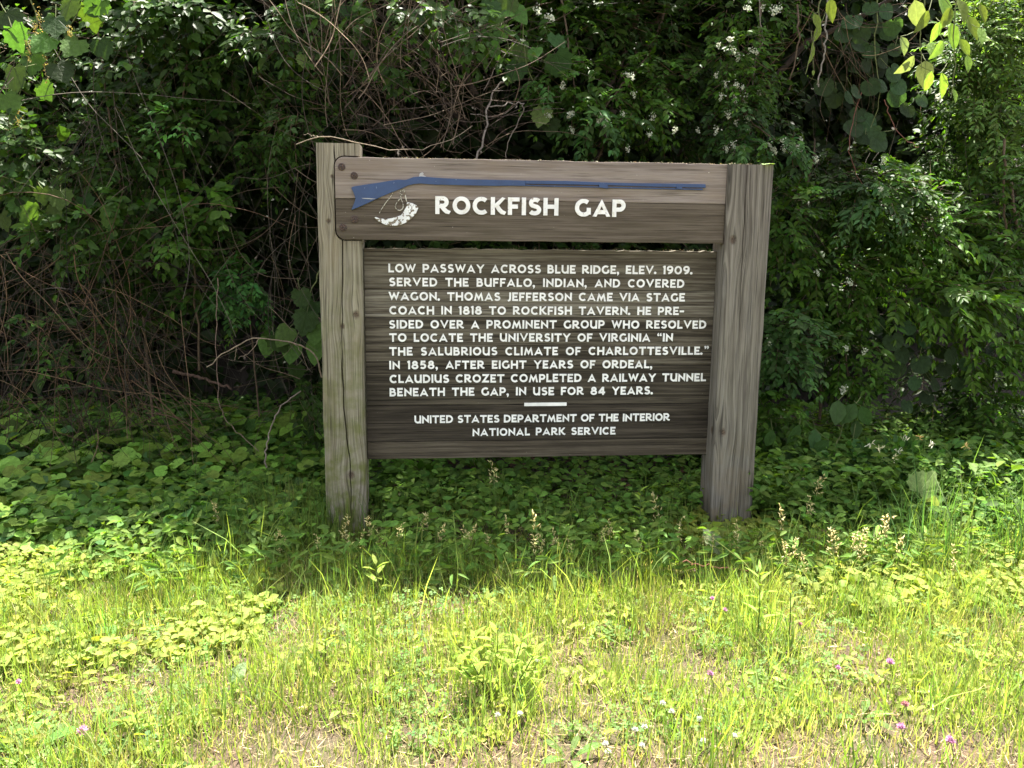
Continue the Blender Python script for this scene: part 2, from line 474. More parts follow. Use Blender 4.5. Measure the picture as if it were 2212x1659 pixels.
# notch for the header board, cut with a boolean and baked
cm = plank_mesh('cut', rounded_left(HX0-0.0065, HZ0-0.006, HZ1+0.006, 0.047, True, True)+[(-0.2, HZ0-0.004), (-0.2, HZ1+0.004)], -0.05, 0.0405, 0)
co = bpy.data.objects.new('cut', cm); COL.objects.link(co)
tmp = bpy.data.objects.new('tmp', meL); COL.objects.link(tmp)
md = tmp.modifiers.new('b', 'BOOLEAN'); md.operation = 'DIFFERENCE'; md.object = co; md.solver = 'EXACT'
dg = bpy.context.evaluated_depsgraph_get()
meL2 = bpy.data.meshes.new_from_object(tmp.evaluated_get(dg))
bpy.data.objects.remove(tmp); bpy.data.objects.remove(co)
meL2.name = 'post'
if len(meL2.polygons) < 50: meL2 = meL
meL2.materials.clear()
tag(link('post', meL2, woodL, sign), 'pale grey-tan post with a long crack, notched for the header board')
def crackR(z):
    t = (ZR-z)/ZR
    return 0.42+0.03*sin(z*3), float(np.interp(t, [0, .35, .45, .9, 1], [.0012, .0010, .0002, .0002, .001]))
meR = post_mesh('post', 1.407, 1.622, -0.040, 0.155, ZR, woodR, crackR, 9)
tag(link('post', meR, woodR, sign), 'wider grey-brown post with coarse grain and a dark knot')

# header: two planks
wH1 = wood_mat('header_upper_wood', 'x', [(0.0, (0.165, 0.135, 0.115)), (0.5, (0.225, 0.188, 0.16)), (1.0, (0.28, 0.24, 0.205))], ring=22, weather=(0.37, 0.33, 0.31), wamt=0.4, seed=21,
               blot=(0.19, 0.145, 0.105), bamt=0.55, fine=150, bump=0.4, streaklen=2, edge=(0.5, 0.46, 0.42))
wH2 = wood_mat('header_lower_wood', 'x', [(0.0, (0.066, 0.052, 0.038)), (0.5, (0.098, 0.080, 0.060)), (1.0, (0.135, 0.111, 0.086))], ring=26, weather=(0.22, 0.18, 0.15), wamt=0.3, seed=33,
               blot=(0.075, 0.062, 0.042), bamt=0.6, fine=150, bump=0.5, streaklen=2, edge=(0.4, 0.37, 0.33))
top = rounded_left(HX0, HS+0.0008, HZ1, 0.042, True, False) + wavy(HX0, HX1, HS+0.0008, 20, 0.0003)[1:] + wavy(HX0+0.042, HX1, HZ1, 40, 0.0012, True)[:-1]
link('header_plank', plank_mesh('header_plank', top, HY0, HY1), wH1, sign)
bot = rounded_left(HX0, HZ0, HS-0.0008, 0.042, False, True) + wavy(HX0+0.042, HX1, HZ0, 30, 0.0006)[1:] + wavy(HX0, HX1, HS-0.0008, 20, 0.0003, True)[:-1]
link('header_plank', plank_mesh('header_plank', bot, HY0+0.0008, HY1), wH2, sign)

# text panel: six planks
PYF, PYB = 0.075, 0.115
PXL, PXR = -0.300, 1.4065
PZ = [1.381]+[float(at(1150, y, PYF)[2]) for y in (627, 686, 790, 874, 951)]+[0.356]
pal = [((0.0563, 0.0453, 0.0314), (0.097, 0.0834, 0.0617), (0.1697, 0.1524, 0.1176)), ((0.0679, 0.0546, 0.0392), (0.1164, 0.1009, 0.0774), (0.2182, 0.2009, 0.1597)), ((0.0318, 0.0258, 0.0184), (0.0667, 0.0556, 0.0406), (0.1366, 0.1192, 0.0905)), ((0.0275, 0.0224, 0.0159), (0.0485, 0.0403, 0.0299), (0.0971, 0.0817, 0.0609)), ((0.0235, 0.0187, 0.0138), (0.041, 0.0332, 0.0247), (0.0763, 0.0623, 0.0474)), ((0.0366, 0.0294, 0.0207), (0.0658, 0.0524, 0.0376), (0.1189, 0.0997, 0.0735))]
for i in range(6):
    zt, zb = PZ[i], PZ[i+1]
    g_ = 0.0011
    wm = wood_mat('panel_wood_%d' % i, 'x', [(0.0, pal[i][0]), (0.5, pal[i][1]), (1.0, pal[i][2])], ring=75 if i < 3 else 48, weather=tuple(x*1.25 for x in pal[i][2]),
                  wamt=0.6 if i < 3 else 0.35, seed=40+i*6.3, blot=tuple(x*0.8 for x in pal[i][0]), bamt=0.5, fine=150, bump=0.9, streaklen=1.6, edge=(0.32, 0.29, 0.26))
    amp_t = 0.0022 if i == 0 else 0.0003
    ol = [(PXL, zt-g_)] + wavy(PXL, PXR, zb+g_, 30, 0.0004) + wavy(PXL, PXR, zt-g_, 60, amp_t, True)[:-1]
    link('panel_plank', plank_mesh('panel_plank', ol, PYF+0.0012*(i % 2)+0.0006*(i % 3), PYB, 0.0015), wm, sign)

# lettering: a stroke alphabet of heavy geometric capitals
def arc(cx, cy, rx, ry, a0, a1, n=12):
    return [(cx+rx*cos(radians(a)), cy+ry*sin(radians(a))) for a in np.linspace(a0, a1, n)]
GL = {
 'A': (0.98, [[(.08, -.03), (.49, .92), (.90, -.03)], [(.2, .27), (.78, .27)]]),
 'B': (0.76, [[(.11, 0), (.11, 1)], [(.11, .89), (.36, .89)]+arc(.36, .71, .2, .18, 90, -90)+[(.11, .53)], [(.11, .53), (.42, .53)]+arc(.42, .32, .23, .21, 90, -90)+[(.11, .11)]]),
 'C': (0.90, [arc(.5, .5, .39, .39, 47, 313, 22)]),
 'D': (0.88, [[(.11, 0), (.11, 1)], [(.11, .89), (.36, .89)]+arc(.36, .5, .41, .39, 90, -90, 16)+[(.11, .11)]]),
 'E': (0.68, [[(.11, 0), (.11, 1)], [(.11, .89), (.66, .89)], [(.11, .5), (.58, .5)], [(.11, .11), (.68, .11)]]),
 'F': (0.66, [[(.11, 0), (.11, 1)], [(.11, .89), (.66, .89)], [(.11, .48), (.57, .48)]]),
 'G': (0.92, [arc(.5, .5, .39, .39, 50, 318, 22), [(.81, .12), (.81, .5)]]),
 'H': (0.86, [[(.11, 0), (.11, 1)], [(.75, 0), (.75, 1)], [(.11, .5), (.75, .5)]]),
 'I': (0.22, [[(.11, 0), (.11, 1)]]),
 'J': (0.44, [[(.33, 1), (.33, .3), (.27, .1), (.08, -.03)]]),
 'K': (0.84, [[(.11, 0), (.11, 1)], [(.74, 1.02), (.27, .5)], [(.30, .56), (.5, .28), (.64, .15), (.84, .06)]]),
 'L': (0.64, [[(.11, 0), (.11, 1)], [(.11, .11), (.64, .11)]]),
 'M': (1.10, [[(.10, -.02), (.27, .86), (.55, .22), (.83, .86), (1.0, -.02)]]),
 'N': (0.88, [[(.11, -.02), (.13, .86), (.75, .14), (.77, 1.02)]]),
 'O': (1.0, [arc(.5, .5, .39, .39, 0, 360, 26)]),
 'P': (0.76, [[(.11, 0), (.11, 1)], [(.11, .89), (.40, .89)]+arc(.40, .655, .25, .235, 90, -90)+[(.11, .42)]]),
 'R': (0.84, [[(.11, 0), (.11, 1)], [(.11, .89), (.40, .89)]+arc(.40, .675, .24, .215, 90, -90)+[(.11, .46)], [(.33, .47), (.5, .26), (.64, .14), (.83, .06)]]),
 'S': (0.74, [arc(.40, .70, .25, .19, 35, 230, 12)+[(.42, .50)]+arc(.36, .31, .27, .20, 60, -150, 13)]),
 'T': (0.86, [[(0, .89), (.86, .89)], [(.43, 0), (.43, .9)]]),
 'U': (0.86, [[(.11, 1), (.11, .43)]+arc(.43, .43, .32, .32, 180, 335, 12), [(.75, 0), (.75, 1)]]),
 'V': (0.96, [[(.08, 1.03), (.48, .10), (.88, 1.03)]]),
 'W': (1.24, [[(.08, 1.03), (.36, .13), (.62, .84), (.88, .13), (1.16, 1.03)]]),
 'Y': (0.94, [[(.08, 1.03), (.47, .48), (.86, 1.03)], [(.47, 0), (.47, .5)]]),
 'Z': (0.86, [[(.04, .89), (.68, .89), (.16, .11), (.84, .11)]]),
 '0': (0.92, [arc(.46, .5, .35, .39, 0, 360, 24)]),
 '1': (0.30, [[(.19, 0), (.19, 1)], [(.0, .80), (.19, .92)]]),
 '4': (0.84, [[(.58, 0), (.58, .98)], [(.56, .93), (.10, .33)], [(.02, .30), (.82, .30)]]),
 '5': (0.76, [[(.66, .89), (.22, .89), (.18, .56)]+arc(.36, .345, .28, .235, 100, -145, 13)]),
 '8': (0.84, [arc(.42, .725, .21, .165, 0, 360, 20), arc(.42, .315, .29, .205, 0, 360, 22)]),
 '9': (0.82, [arc(.41, .66, .28, .23, 0, 360, 20), [(.69, .66), (.66, .40), (.52, .20), (.22, .07)]]),
 '-': (0.50, [[(.0, .46), (.50, .46)]]),
 '.': (0.32, 'dot'), ',': (0.34, 'comma'), '<': (0.58, 'oq'), '>': (0.58, 'cq'),
}
def ribbon(bm, pts, w, X, Z, sc, y0, y1, clampz=True, wvar=0.0):
    P = [Vector(p) for p in pts]
    P = [P[0]]+[P[i] for i in range(1, len(P)) if (P[i]-P[i-1]).length > 1e-3]
    closed = (P[0]-P[-1]).length < 1e-4
    if closed: P = P[:-1]
    n = len(P); Ls = []; Rs = []
    for i in range(n):
        if closed: a, b = P[i-1], P[(i+1) % n]
        else: a, b = P[max(0, i-1)], P[min(n-1, i+1)]
        d0 = (P[i]-a) if (i > 0 or closed) else (b-P[i])
        d1 = (b-P[i]) if (i < n-1 or closed) else (P[i]-a)
        d0.normalize(); d1.normalize()
        t = d0+d1
        if t.length < 1e-6: t = d0.copy()
        t.normalize()
        nn = Vector((-t.y, t.x)); n0 = Vector((-d0.y, d0.x))
        k = 1/max(0.33, nn.dot(n0))
        hw = w/2
        Ls.append(P[i]+nn*hw*k); Rs.append(P[i]-nn*hw*k)
    def put(p, y):
        q = min(max(p.y, -0.07 if not clampz else 0.0), 1.0)
        return bm.verts.new((X+p.x*sc, y, Z+q*sc))
    lf = [put(p, y0) for p in Ls]; rf = [put(p, y0) for p in Rs]
    lb = [put(p, y1) for p in Ls]; rb = [put(p, y1) for p in Rs]
    m_ = n if closed else n-1
    for i in range(m_):
        j = (i+1) % n
        bm.faces.new((lf[i], rf[i], rf[j], lf[j])); bm.faces.new((lf[i], lf[j], lb[j], lb[i])); bm.faces.new((rf[j], rf[i], rb[i], rb[j]))
    if not closed:
        bm.faces.new((lf[0], lb[0], rb[0], rf[0])); bm.faces.new((lf[-1], rf[-1], rb[-1], lb[-1]))
def blob(bm, pts, X, Z, sc, y0, y1):
    f = [bm.verts.new((X+a*sc, y0, Z+b*sc)) for a, b in pts]; k = [bm.verts.new((X+a*sc, y1, Z+b*sc)) for a, b in pts]
    bm.faces.new(f)
    for i in range(len(f)): bm.faces.new((f[i-1], f[i], k[i], k[i-1]))
def glyph(bm, ch, X, Z, cap, yf, depth, w=0.22, sx=1.0):
    wd, st = GL[ch]
    y1 = yf
    if isinstance(st, str):
        dot = lambda cx, cy, r: [(cx+r*cos(a), cy+r*sin(a)) for a in np.linspace(0, 2*pi, 11)[:-1]]
        tail = lambda cx, cy, r, s=1: [(cx+s*r*1.0, cy+s*r*.2), (cx+s*r*.95, cy-s*r*.8), (cx+s*r*.3, cy-s*r*1.9), (cx-s*r*.55, cy-s*r*2.3), (cx-s*r*.1, cy-s*r*.8)]
        if st == 'dot': blob(bm, dot(.15, .14, .15), X, Z, cap, yf-depth, y1)
        if st == 'comma':
            blob(bm, dot(.17, .12, .14), X, Z, cap, yf-depth, y1); blob(bm, tail(.17, .12, .14), X, Z, cap, yf-depth*1.1, y1)
        if st == 'oq':
            for k in (.14, .44): blob(bm, dot(k, .78, .12), X, Z, cap, yf-depth, y1); blob(bm, tail(k, .78, .12, -1), X, Z, cap, yf-depth*1.1, y1)
        if st == 'cq':
            for k in (.14, .44): blob(bm, dot(k, .98, .12), X, Z, cap, yf-depth, y1); blob(bm, tail(k, .98, .12), X, Z, cap, yf-depth*1.1, y1)
        return
    for i, s in enumerate(st):
        s2 = [(p[0]*sx+random.uniform(-.008, .008)*0, p[1]) for p in s]
        ribbon(bm, s2, w, X, Z, cap, yf-depth-0.00012*i, y1, clampz=(ch not in 'J'))
def finish(bm, name):
    bmesh.ops.recalc_face_normals(bm, faces=bm.faces)
    me = bpy.data.meshes.new(name); bm.to_mesh(me); bm.free(); return me
def layout(text, L, cap, sp=4.0):
    wsum = sum(GL[c][0] for c in text if c != ' ')
    units = 0.0
    seq = []
    for i, c in enumerate(text):
        if c == ' ': continue
        if i > 0: g = sp if text[i-1] == ' ' else (0.4 if c in ',.' else 1.0)
        else: g = 0
        units += g; seq.append((c, g))
    gap = (L/cap - wsum)/units
    return seq, gap
LN = [("LOW PASSWAY ACROSS BLUE RIDGE, ELEV. 1909.", 1238, 865, 2207, 877.5),
 ("SERVED THE BUFFALO, INDIAN, AND COVERED", 1240, 910.5, 2180, 919),
 ("WAGON. THOMAS JEFFERSON CAME VIA STAGE", 1239, 955, 2182, 963.8),
 ("COACH IN 1818 TO ROCKFISH TAVERN. HE PRE-", 1241, 1001, 2179, 1005.5),
 ("SIDED OVER A PROMINENT GROUP WHO RESOLVED", 1240, 1045, 2250, 1049.5),
 ("TO LOCATE THE UNIVERSITY OF VIRGINIA <IN", 1241, 1088, 2144, 1090),
 ("THE SALUBRIOUS CLIMATE OF CHARLOTTESVILLE.>", 1241, 1132, 2258, 1132),
 ("IN 1858, AFTER EIGHT YEARS OF ORDEAL,", 1241, 1175, 2079, 1175),
 ("CLAUDIUS CROZET COMPLETED A RAILWAY TUNNEL", 1242, 1220, 2249, 1216),
 ("BENEATH THE GAP, IN USE FOR 84 YEARS.", 1242, 1262, 2081, 1258),
 ("UNITED STATES DEPARTMENT OF THE INTERIOR", 1321, 1348, 2134, 1342),
 ("NATIONAL PARK SERVICE", 1506, 1389, 1961, 1385)]
k_ = 2212/3264
NLET = 0
for txt, xa, ya, xb, yb in LN:
    A = at(xa*k_, ya*k_, PYF); B = at(xb*k_, yb*k_, PYF)
    cap = 0.0410 if xa < 1300 else 0.0388
    seq, gap = layout(txt, B[0]-A[0], cap, 6.0)
    x = A[0]; zl = (A[2]+B[2])/2
    split = NLET + len(seq) <= 285     # letters are parts of their own up to the limit, the last lines are joined
    bm = bmesh.new()
    for c, g in seq:          # hand-cut look: each letter sits a hair off the line
        x += g*gap*cap
        glyph(bm, c, x, zl+random.uniform(-.0006, .0006), cap, PYF+0.0022, 0.0058, w=0.215+random.uniform(-.008, .008))
        if split:
            link('letter' if c.isalnum() else 'punctuation_mark', finish(bm, 'letter'), M['white'], sign); NLET += 1
            bm = bmesh.new()
        x += GL[c][0]*cap
    if not split:
        tag(link('text_line', finish(bm, 'text_line'), M['white'], sign), kind='stuff')
A = at(1671*k_, 1294.5*k_, PYF); B = at(1806*k_, 1282.5*k_, PYF)
bm = bmesh.new(); ribbon(bm, [(0, .5), (1, .5)], 0.0165/(B[0]-A[0]), A[0], (A[2]+B[2])/2-0.5*(B[0]-A[0]), B[0]-A[0], PYF-0.003, PYF+0.001)
link('divider_bar', finish(bm, 'divider_bar'), M['white'], sign)
for txt, xa, ya, xb, yb in (("ROCKFISH", 1388, 681.5, 1778.5, 688), ("GAP", 1832, 690, 1991.5, 692)):
    A = at(xa*k_, ya*k_, HY0); B = at(xb*k_, yb*k_, HY0); cap = 0.0800
    seq, gap = layout(txt, B[0]-A[0], cap)
    x = A[0]; zl = (A[2]+B[2])/2
    for i, (c, g) in enumerate(seq):
        x += g*gap*cap
        bm = bmesh.new(); glyph(bm, c, x, zl, cap, HY0+0.001, 0.008, w=0.24)
        link('letter', finish(bm, 'letter'), M['white_worn'], sign)
        x += GL[c][0]*cap

# rifle and powder horn
def c1(x, y): return at((990+x/4.6075)*k_, (430+y/4.6075)*k_, HY0)
def c2(x, y): return at((960+x/2.765)*k_, (400+y/2.765)*k_, HY0)
def c3(x, y): return at((1700+x/2.765)*k_, (400+y/2.765)*k_, HY0)
def flat(pts, y0, y1, name, mat, parent=sign, bev=0.0012):
    ol = [(p[0], p[2]) for p in pts]
    s = sum(ol[i-1][0]*ol[i][1]-ol[i][0]*ol[i-1][1] for i in range(len(ol)))
    if s < 0: ol = ol[::-1]
    return link(name, plank_mesh(name, ol, y0, y1, bev), mat, parent)
stock = [c1(*p) for p in ((600, 775), (640, 757), (700, 748), (830, 728), (1000, 704), (1080, 690), (1180, 674), (1290, 660), (1390, 664), (1440, 650), (1510, 622), (1620, 612), (1740, 622), (1843, 631))] + \
        [c2(*p) for p in ((1300, 468), (1500, 477), (1820, 482), (1975, 487), (1975, 535), (1850, 532), (1700, 534), (1500, 530), (1170, 523))] + \
        [c1(*p) for p in ((1843, 732), (1740, 728), (1620, 716), (1520, 724), (1430, 745), (1370, 775), (1320, 797), (1200, 842), (1080, 893), (960, 945), (830, 1010), (700, 1065), (600, 1105), (622, 1050), (645, 1000), (660, 940), (652, 900), (630, 845))]
rifle = flat(stock, HY0-0.010, HY0+0.002, 'rifle_emblem', M['blue'])
tag(rifle, 'blue painted flintlock rifle cutout')
bar = [c2(*p) for p in ((1976, 487),)] + [c3(*p) for p in ((0, 487), (150, 489), (300, 490), (450, 496), (600, 503), (900, 510), (1240, 513), (1512, 519), (1514, 550), (1300, 545), (1000, 540), (660, 528), (575, 527), (300, 521), (0, 517))] + [c2(1976, 514)]
flat(bar, HY0-0.011, HY0+0.002, 'barrel', M['blue'], rifle, 0.0012)
rod = [c2(1977, 521)] + [c3(*p) for p in ((0, 525), (575, 538), (1000, 548), (1490, 558), (1490, 570), (1000, 561), (575, 549), (0, 536))] + [c2(1977, 534)]
flat(rod, HY0-0.007, HY0+0.0015, 'ramrod', M['blue'], rifle, 0.0008)
for (a, b) in ((575, 655), (1255, 1305)):
    flat([c3(a, 515), c3(b, 517), c3(b, 558+(a-575)*0.012), c3(a, 548+(a-575)*0.014)], HY0-0.0118, HY0, 'ramrod_pipe', M['blue'], rifle, 0.0008)
flat([c1(*p) for p in ((745, 928), (860, 930), (968, 940), (900, 946), (780, 938))], HY0-0.0106, HY0-0.009, 'paint_split', M['slit'], rifle, 0)
hm = flat([c1(*p) for p in ((1590, 622), (1596, 592), (1606, 565), (1640, 552), (1662, 566), (1655, 590), (1690, 612), (1700, 628))], HY0-0.008, HY0+0.001, 'hammer', M['slit'], rifle, 0.001)
horn = flat([c1(*p) for p in ((930, 1213), (1000, 1275), (1100, 1320), (1200, 1336), (1300, 1330), (1400, 1290), (1480, 1232), (1550, 1150), (1583, 1072), (1560, 1036), (1500, 1005), (1425, 990), (1412, 1010), (1415, 1045), (1362, 1130), (1330, 1180), (1200, 1222), (1100, 1238), (1000, 1222), (960, 1206))], HY0-0.007, HY0+0.002, 'powder_horn_emblem', M['horn'], sign, 0.001)
tag(horn, 'white powder horn with flaking paint')
def cordpart(pts, r=0.0016):
    P = smooth_path([c1(*p)+np.array([0, -0.002, 0]) for p in pts], 24)
    V, Fc = tube_arr(P, r, r, 5)
    me = bpy.data.meshes.new('cord'); me.from_pydata(V.tolist(), [], Fc); me.update()
    link('cord', me, M['cord'], horn)
cordpart([(1210, 850), (1170, 915), (1110, 990), (1050, 1080), (1010, 1150)])
cordpart([(1372, 800), (1385, 860), (1400, 930), (1418, 1000)], 0.0026)
cordpart([(1335, 800), (1318, 860), (1322, 920), (1275, 985), (1245, 1050), (1265, 1095), (1310, 1110), (1350, 1085), (1362, 1040), (1350, 985), (1325, 925), (1345, 860), (1352, 805)], 0.0022)

# lag bolts with washers
for (bx, by) in ((738, 360.5), (765, 379.5), (766, 474), (741, 491)):
    c = at(bx, by, HY0)
    bm = bmesh.new()
    prof = [(0.0165, 0.0005), (0.0165, -0.0030), (0.0135, -0.0052), (0.0105, -0.0035), (0.0085, -0.0060), (0.0045, -0.0068), (0.0035, -0.0035)]
    rings = []
    for r, y in prof:
        rings.append([bm.verts.new((c[0]+r*cos(a), HY0+y, c[2]+r*sin(a))) for a in np.linspace(0, 2*pi, 21)[:-1]])
    for i in range(len(rings)-1):
        for j in range(20): bm.faces.new((rings[i][j], rings[i][(j+1) % 20], rings[i+1][(j+1) % 20], rings[i+1][j]))
    bm.faces.new(rings[-1])
    o = link('bolt', finish(bm, 'bolt'), M['rust'], sign)

# ------------------------------------------------------------------ vegetation templates
def ovate(w=0.45, fold=0.10, droop=0.15, ts=(0.22, 0.5, 0.8), ws=(0.80, 1.0, 0.58)):
    v = [(0, 0, 0)]
    for t, k in zip(ts, ws): v.append((w/2*k, t, fold*k-droop*t*t))
    v.append((0, 1, -droop))
    for t, k in list(zip(ts, ws))[::-1]: v.append((-w/2*k, t, fold*k-droop*t*t))
    n = len(ts)
    v.append((0, 0.5, -droop*0.25))
    c = len(v)-1; tip = n+1
    # right half and left half, folded along the midrib
    f = [(0, 1, c), (1, 2, c), (2, 3, tip), (2, tip, c), (0, c, tip+n), (c, tip+1+1, tip+n), (tip, tip+1, tip+2), (tip, tip+2, c)]
    return np.array(v), f
OV = ovate(); OVW = ovate(0.62, 0.07, 0.12); LANC = ovate(0.22, 0.05, 0.25, (0.2, 0.45, 0.75), (0.8, 1.0, 0.6))
SER = ovate(0.36, 0.08, 0.2, (0.25, 0.5, 0.78), (0.75, 1.0, 0.62))
LITE = (np.array([(0, 0, 0), (0.27, 0.45, 0.06), (0, 1, -0.12), (-0.27, 0.45, 0.06)]), [(0, 1, 2), (0, 2, 3)])
def fanleaf(rad, cup=0.12, center=(0, 0.0), ripple=0.03, wave=0.05):
    """rad: list of (angle_deg from +y, radius); petiole at the origin, blade around 'center'"""
    v = [(0, 0.02, 0)]
    n = len(rad)
    for i, (a, r) in enumerate(rad):
        x, y = r*sin(radians(a)), center[1]+r*cos(radians(a))
        v.append((x, y, cup*(r**2)*(0.6+0.4*cos(radians(a*2)))-0.14*max(0, y)**2+ripple*(1 if i % 2 else -1)*r+wave*sin(a*0.05+.8)*r+wave*.7*cos(a*.031)))
    f = [(0, i+1, i) for i in range(1, n)]
    return np.array(v), f
ROUND = fanleaf([(-168, .42), (-140, .50), (-110, .53), (-80, .52), (-50, .53), (-22, .50), (0, .52), (22, .50), (50, .53), (80, .52), (110, .53), (140, .50), (168, .42)], 0.25, (0, .22), 0.02)
HEART = fanleaf([(-165, .30), (-140, .44), (-110, .50), (-75, .50), (-40, .52), (-15, .66), (0, .80), (15, .66), (40, .52), (75, .50), (110, .50), (140, .44), (165, .30)], 0.10, (0, .25), 0.01)
GRAPE = fanleaf([(-165, .28), (-145, .48), (-130, .44), (-112, .56), (-98, .50), (-80, .62), (-66, .50), (-52, .60), (-40, .58), (-30, .66), (-20, .60), (-8, .76), (0, .84), (8, .76), (20, .60), (30, .66), (40, .58), (52, .60), (66, .50), (80, .62), (98, .50), (112, .56), (130, .44), (145, .48), (165, .28)], 0.10, (0, .22), 0.015)
def trefoil():
    V = []; Fc = []
    for k in range(3):
        a = k*2*pi/3; b = len(V)
        for (x, y, z) in ((0, .04, 0), (.24, .3, .06), (.22, .55, .05), (0, .6, 0), (-.22, .55, .05), (-.24, .3, .06)):
            V.append((x*cos(a)-y*sin(a), x*sin(a)+y*cos(a), z))
        Fc += [(b, b+1, b+2, b+3), (b, b+3, b+4, b+5)]
    return np.array(V), Fc
TREF = trefoil()
def bladeT(bend=0.5, n=3, w=0.5):
    V = []; Fc = []
    for i in range(n):
        t = i/n; V += [(-w*(1-t*0.55), t-bend*0.25*t*t, bend*t*t*0.6), (w*(1-t*0.55), t-bend*0.25*t*t, bend*t*t*0.6)]
    V.append((0, 1-bend*.25, bend*.6))
    for i in range(n-1): Fc.append((2*i, 2*i+1, 2*i+3, 2*i+2))
    Fc.append((2*n-2, 2*n-1, 2*n))
    return np.array(V), Fc

def cvar(base, n, v=0.22, hue=0.10):
    base = np.asarray(base, float)
    k = np.exp(RNG.normal(0, v, (n, 1)))
    h = 1+RNG.normal(0, hue, (n, 3))*np.array([1.0, 0.3, 1.0])
    return np.clip(base[None, :]*k*h, 0.003, 0.9)
CAMP = CP.copy()
def leaves(Mh, T, P, D, size, col, up=0.7, face=0.5, rand=0.5, v=0.22):
    P = np.asarray(P); n = len(P)
    toc = norm(CAMP[None, :]-P)*0
    toc[:, 1] = -1
    Nn = norm(np.array([0, 0, 1.0])*up + toc*face + rnd(n, rand))
    R = frames(norm(np.asarray(D)), Nn)
    S = size*np.exp(RNG.normal(0, 0.18, n))
    Mh.inst(T[0], T[1], P, R, S, cvar(col, n, v))
def sprays(Mh, Mt, T, P, D, npair, length, leaf, col, droop=0.35, twig=True, up=0.7, face=0.5, v=0.2, twcol=(0.10, 0.07, 0.045), ang=0.9):
    """leafy twigs: opposite leaves along a drooping axis"""
    P = np.asarray(P, float); D = norm(np.asarray(D, float)); n = len(P)
    L = length*np.exp(RNG.normal(0, 0.22, n))
    side = norm(np.cross(D, np.array([0, 0, 1.0])+rnd(n, .25)))
    tone = np.exp(RNG.normal(0, 0.22, n))
    for k in range(npair):
        t = (k+0.6)/npair
        pos = P + D*(L*t)[:, None] + np.array([0, 0, -1.0])*(droop*L*t*t)[:, None]
        tan = norm(D + np.array([0, 0, -1.0])*(2*droop*t))
        for sgn in ((-1, 1) if k < npair-1 else (-1, 0, 1)):
            dd = norm(tan*(1.0 if sgn else 2) + side*sgn*ang + rnd(n, 0.18))
            Nn = norm(np.array([0, 0, 1.0])*up + np.array([0, -1.0, 0])*face + rnd(n, 0.28))
            S = leaf*np.exp(RNG.normal(0, 0.15, n))*(0.75+0.5*sin(pi*min(1, t+.15)))
            Mh.inst(T[0], T[1], pos+rnd(n, 0.004), frames(dd, Nn), S, cvar(col, n, v)*tone[:, None])
    if twig and Mt is not None:
        tv = np.array([(-.5, 0, 0), (.5, 0, 0), (-.4, .5, 0), (.4, .5, 0), (0, 1, 0), (0, 0, .8), (0, .5, .6)])
        tf = [(0, 1, 3, 2), (2, 3, 4), (1, 5, 6, 3), (5, 0, 2, 6), (3, 6, 4), (6, 2, 4)]
        d2 = norm(D + np.array([0, 0, -1.0])*droop)
        S = np.stack([np.full(n, .004), L*1.02, np.full(n, .004)], 1)
        Mt.inst(tv, tf, P, frames(d2, rnd(n)), S, cvar(twcol, n, .25))
def in_blob(n, c, r, shell=0.35):
    d = norm(rnd(n)); rr = RNG.uniform(shell, 1, n)**(0.5)
    return np.asarray(c)+d*rr[:, None]*np.asarray(r), d

def fbm(X, Y, s=1.0, seed=0):
    r = np.random.default_rng(seed); out = 0*X
    for o in range(5):
        f = s*(1.8**o); a, b, c_, d_ = r.uniform(0, 6.28, 4)
        th = r.uniform(0, 3.14)
        u = X*math.cos(th)+Y*math.sin(th); v = -X*math.sin(th)+Y*math.cos(th)
        out += np.sin(u*f*2.1+a+1.3*np.sin(v*f*1.7+b))*np.cos(v*f*1.9+c_)/(1.5**o)
    return out/1.6
# ------------------------------------------------------------------ the thick growth behind: far leaf mass and overhanging canopy
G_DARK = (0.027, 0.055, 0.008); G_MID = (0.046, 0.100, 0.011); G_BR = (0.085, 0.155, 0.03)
def deep_growth():
    H = Mesh()
    n = 80000
    X = RNG.uniform(-4.6, 5.8, n); Z = RNG.uniform(-0.1, 5.2, n)
    Y = 2.65+.35*(X > 2.7)+.9*np.exp(-((X+1.35)/.6)**2-((Z-.9)/.8)**2)+1.5*RNG.random(n)**1.3 + 0.25*np.sin(X*1.7)+0.2*np.sin(Z*2.3+X)
    P = np.stack([X, Y, Z], 1)
    D = norm(np.stack([RNG.normal(0, 1, n), RNG.normal(-0.6, .6, n), RNG.normal(-0.4, .6, n)], 1))
    leaves(H, LITE, P, D, 0.125, (0.016, 0.030, 0.007), up=.5, face=.8, rand=.5, v=.3)  # interior shade put into the leaf colour, darker than the front foliage
    return H

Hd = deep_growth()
tag(Hd.build('background_thicket', M['leaf']), 'dark mass of leaves deep behind the sign and vines', 'thicket', kind='stuff')

